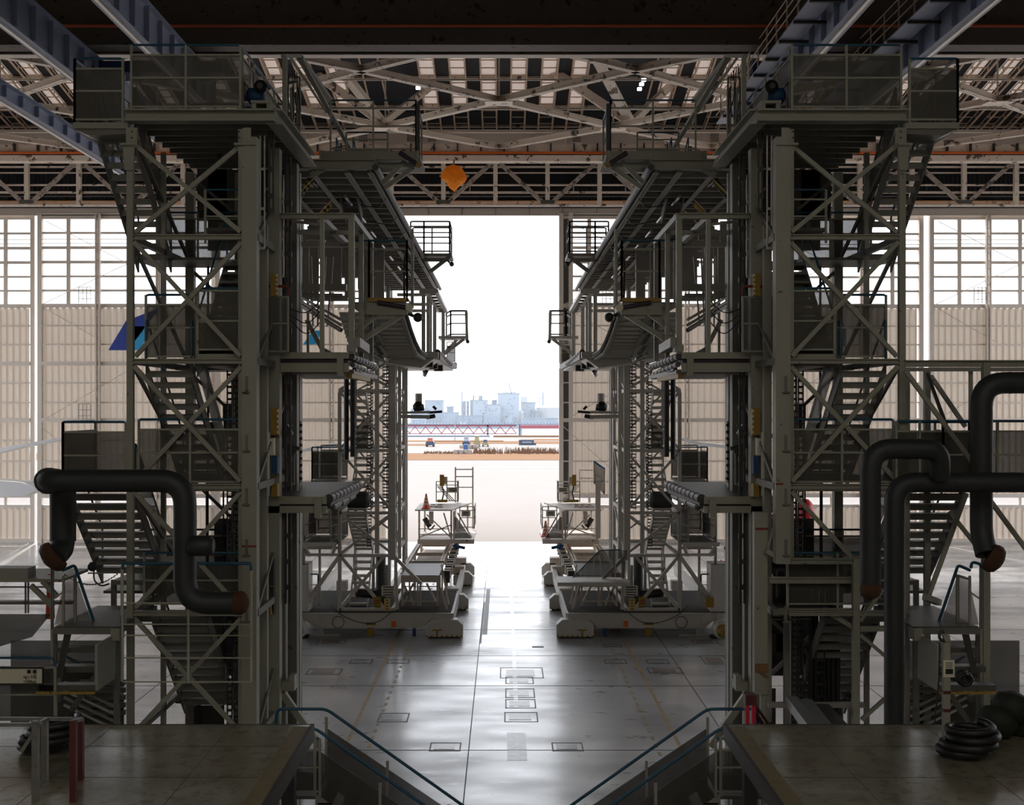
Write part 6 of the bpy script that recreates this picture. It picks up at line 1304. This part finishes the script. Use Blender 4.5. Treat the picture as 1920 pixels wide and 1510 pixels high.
for px, r_, h_, lab in ((1028, 22, 765, 'large white storage tank at the right of the distant factory'), (977, 5, 775, 'small white spherical topped tank beside the large storage tank')):
    Y = YC+8; rr = r_/ (F/Y); t = thing('storage_tank', lab, 'storage tank', (PX(px, Y), Y+rr, 0))
    MB().lathe((PX(px, Y), Y+rr, 0), [(rr, 0), (rr, PZ(h_, Y))], 40).build('shell', 'bldg3', t)
    MB().lathe((PX(px, Y), Y+rr, PZ(h_, Y)), [(rr*1.02, 0), (rr*.7, 1.2), (.3, 2.2)], 40).build('roof', 'bldg3', t)
def chimney(px, py, w, lab, dy=40):
    Y = YC+dy; return tag(MB().tube((PX(px, Y), Y, 0), (PX(px, Y), Y, PZ(py, Y)), w, 10).build('chimney', 'bldg2'), lab, 'chimney', 'chimneys and masts of the distant factory')
for px, py, w, lab in ((866, 735, .45, 'tall thin chimney left of the pipe towers'), (930, 735, .25, 'thin mast behind the tallest block'), (978, 744, .4, 'first of the four short chimneys right of the tallest block'),
                       (981, 744, .4, 'second of the four short chimneys right of the tallest block'), (984, 744, .4, 'third of the four short chimneys right of the tallest block'), (987, 744, .4, 'fourth of the four short chimneys right of the tallest block'),
                       (1018, 735, .5, 'tall chimney behind the storage tank'), (1012, 744, .35, 'short chimney left of the tall one behind the tank'), (797, 732, .3, 'faint mast at the far left of the skyline')): chimney(px, py, w, lab)
def lattice(px, py, lab, w=2.2, dy=60):
    Y = YC+dy; x = PX(px, Y); z = PZ(py, Y); m = MB()
    for s in (-1, 1): m.bar((x+s*w*.5, Y, 0), (x+s*w*.35, Y, z), .25, .25)
    zz = 2
    while zz < z: m.bar((x-w*.5, Y, zz), (x+w*.5, Y, zz), .2, .2); m.bar((x-w*.45, Y, zz), (x+w*.45, Y, zz+2.2), .15, .15); zz += 2.4
    return tag(m.build('lattice_mast', 'bldg2'), lab, 'mast')
lattice(847, 731, 'red and white lattice mast left of the distant factory'); lattice(841, 742, 'shorter lattice mast beside the tall one', 3); lattice(1041, 731, 'lattice mast at the right edge of the doorway')
for px, py, w, lab in ((870, 752, 1.1, 'leftmost dark pipe tower of the refinery'), (877, 752, .8, 'middle dark pipe tower of the refinery'), (885, 750, 1.2, 'rightmost dark pipe tower of the refinery'), (888, 741, .5, 'slim tower above the sloping roof block'), (901, 742, 1.2, 'cluster tower on the sloping roof block'), (927, 750, 1.6, 'dark plant tower between the two factory blocks'), (1000, 768, 1.6, 'dark pipework left of the storage tank')):
    Y = YC+12; m = MB().tube((PX(px, Y), Y, 0), (PX(px, Y), Y, PZ(py, Y)), w, 10)
    z = 2
    while z < PZ(py, Y): m.box(PX(px, Y)-w*1.5, PX(px, Y)+w*1.5, Y-w, Y+w, z, z+.3); z += 2.5
    tag(m.build('pipe_tower', 'bldgd'), lab, 'refinery tower')
for px0, px1, py, dy, m_, lab in ((948, 962, 776, -6, 'bldg2', 'small shed at the foot of the tallest block'), (838, 850, 764, 12, 'bldgd', 'small dark plant block left of the pipe towers'), (1004, 1012, 772, 3, 'bldgd', 'small dark block beside the pipework'), (771, 784, 782, -5, 'bldg', 'small pale hut at the far left shore'), (862, 876, 788, -10, 'bldg', 'low pale waterside hut')):
    bld(px0, px1, py, m_, lab, dy, 4, True, 6)
# vehicles and bins on the far taxiway
def vehicle(px0, px1, py0, py1, m, top, lab, name='tow_vehicle', cat='vehicle'):
    Y = H*F/(py1-CY); x0, x1 = PX(px0, Y), PX(px1, Y); z1 = PZ(py0, Y); t = thing(name, lab, cat, ((x0+x1)/2, Y, 0)); w = x1-x0
    MB().prism([(x0, Y, .35), (x1, Y, .35), (x1, Y, z1*.5), (x1-w*.12, Y, z1*.62), (x0+w*.12, Y, z1*.62), (x0, Y, z1*.5)], (0, 3.6, 0)).build('body', m, t)
    MB().prism([(x0+w*.15, Y+.5, z1*.62), (x1-w*.15, Y+.5, z1*.62), (x1-w*.24, Y+.7, z1*.95), (x0+w*.24, Y+.7, z1*.95)], (0, 2.2, 0)).build('cab', top, t)
    MB().box(x0+w*.2, x1-w*.2, Y+.55, Y+2.9, z1*.95, z1).build('roof', top, t)
    for s in (x0+w*.02, x1-w*.2):
        for yy in (Y+.1, Y+2.6): MB().tube((s, yy+.35, .38), (s+w*.18, yy+.35, .38), .38, 12).build('wheel', 'black', t)
    return t
vehicle(798, 814, 822, 838, 'vdark', 'vred', 'dark vehicle with an orange red top parked left on the far taxiway')
vehicle(867, 881, 820, 840, 'vdark', 'bldg3', 'dark vehicle with white roof beside the row of bins')
vehicle(888, 900, 818, 838, 'vsand', 'vsand', 'sand coloured vehicle behind the bins')
vehicle(904, 916, 825, 838, 'vsand', 'vdark', 'small olive vehicle right of the sand coloured one')
Y = H*F/(835-CY); t = thing('baggage_container', 'long dark blue container box on the far taxiway', 'container', (PX(988, Y), Y, 0))
MB().box(PX(973, Y), PX(1001, Y), Y, Y+3, .0, PZ(825, Y)).build('body', 'vdark', t); MB().box(PX(1001, Y), PX(1005, Y), Y, Y+3, 0, PZ(830.5, Y)).build('step', 'vdark', t); MB().box(PX(979, Y), PX(997, Y), Y-.05, Y, .6, .85).build('stripe', 'bldg3', t)
bi = 0
for py, pxs, hh in ((852, (855, 864.5, 874, 879.5), 8.5), (842, (881, 890), 8), (841, (866, 894), 6)):
    Y = H*F/(py-CY)
    for ii, px in enumerate(pxs):
        r_ = 4.6/(F/Y); bi += 1
        o = MB().lathe((PX(px, Y), Y, 0), [(r_*.96, 0), (r_, .1), (r_, hh/(F/Y)*.9), (r_*.9, hh/(F/Y))], 16).build('bulk_sack', 'bin')
        tag(o, ['leftmost', 'second', 'third', 'rightmost'][ii if len(pxs) == 4 else (0 if ii == 0 else 3)]+' round sack of the '+{852: 'nearest row of round sacks', 842: 'pair behind the nearest row of sacks', 841: 'pair beside the blue container'}[py], 'sack', 'round sacks on the far taxiway')
o = MB().box(PX(869, 258), PX(877, 258), 258, 260, 0, PZ(834, 258)).build('water_tank', 'bluem'); tag(o, 'small bright blue container among the round sacks', 'container')
tag(MB().tube(P(853, 828, 322), P(853, 793, 322), .12, 6).build('light_pole', 'bldg3'), 'thin pale lamp pole standing in front of the red pier', 'lamp pole')

# thin sea haze over the water
hm = bpy.data.materials.new('sea_haze'); hm.use_nodes = True; N = hm.node_tree.nodes; N.remove(N['Principled BSDF'])
vs_ = N.new('ShaderNodeVolumeScatter'); vs_.inputs['Color'].default_value = (.88, .94, 1, 1); vs_.inputs['Density'].default_value = .0010; vs_.inputs['Anisotropy'].default_value = .2
hm.node_tree.links.new(vs_.outputs[0], N['Material Output'].inputs['Volume'])
tag(MB().box(-290, 290, 440, 1100, -2.5, 70).build('sea_haze', hm), 'thin pale sea haze between the taxiways and the distant factory', 'haze', kind='stuff')
for o in list(SC.objects):
    if '_w' in o: del o['_w']
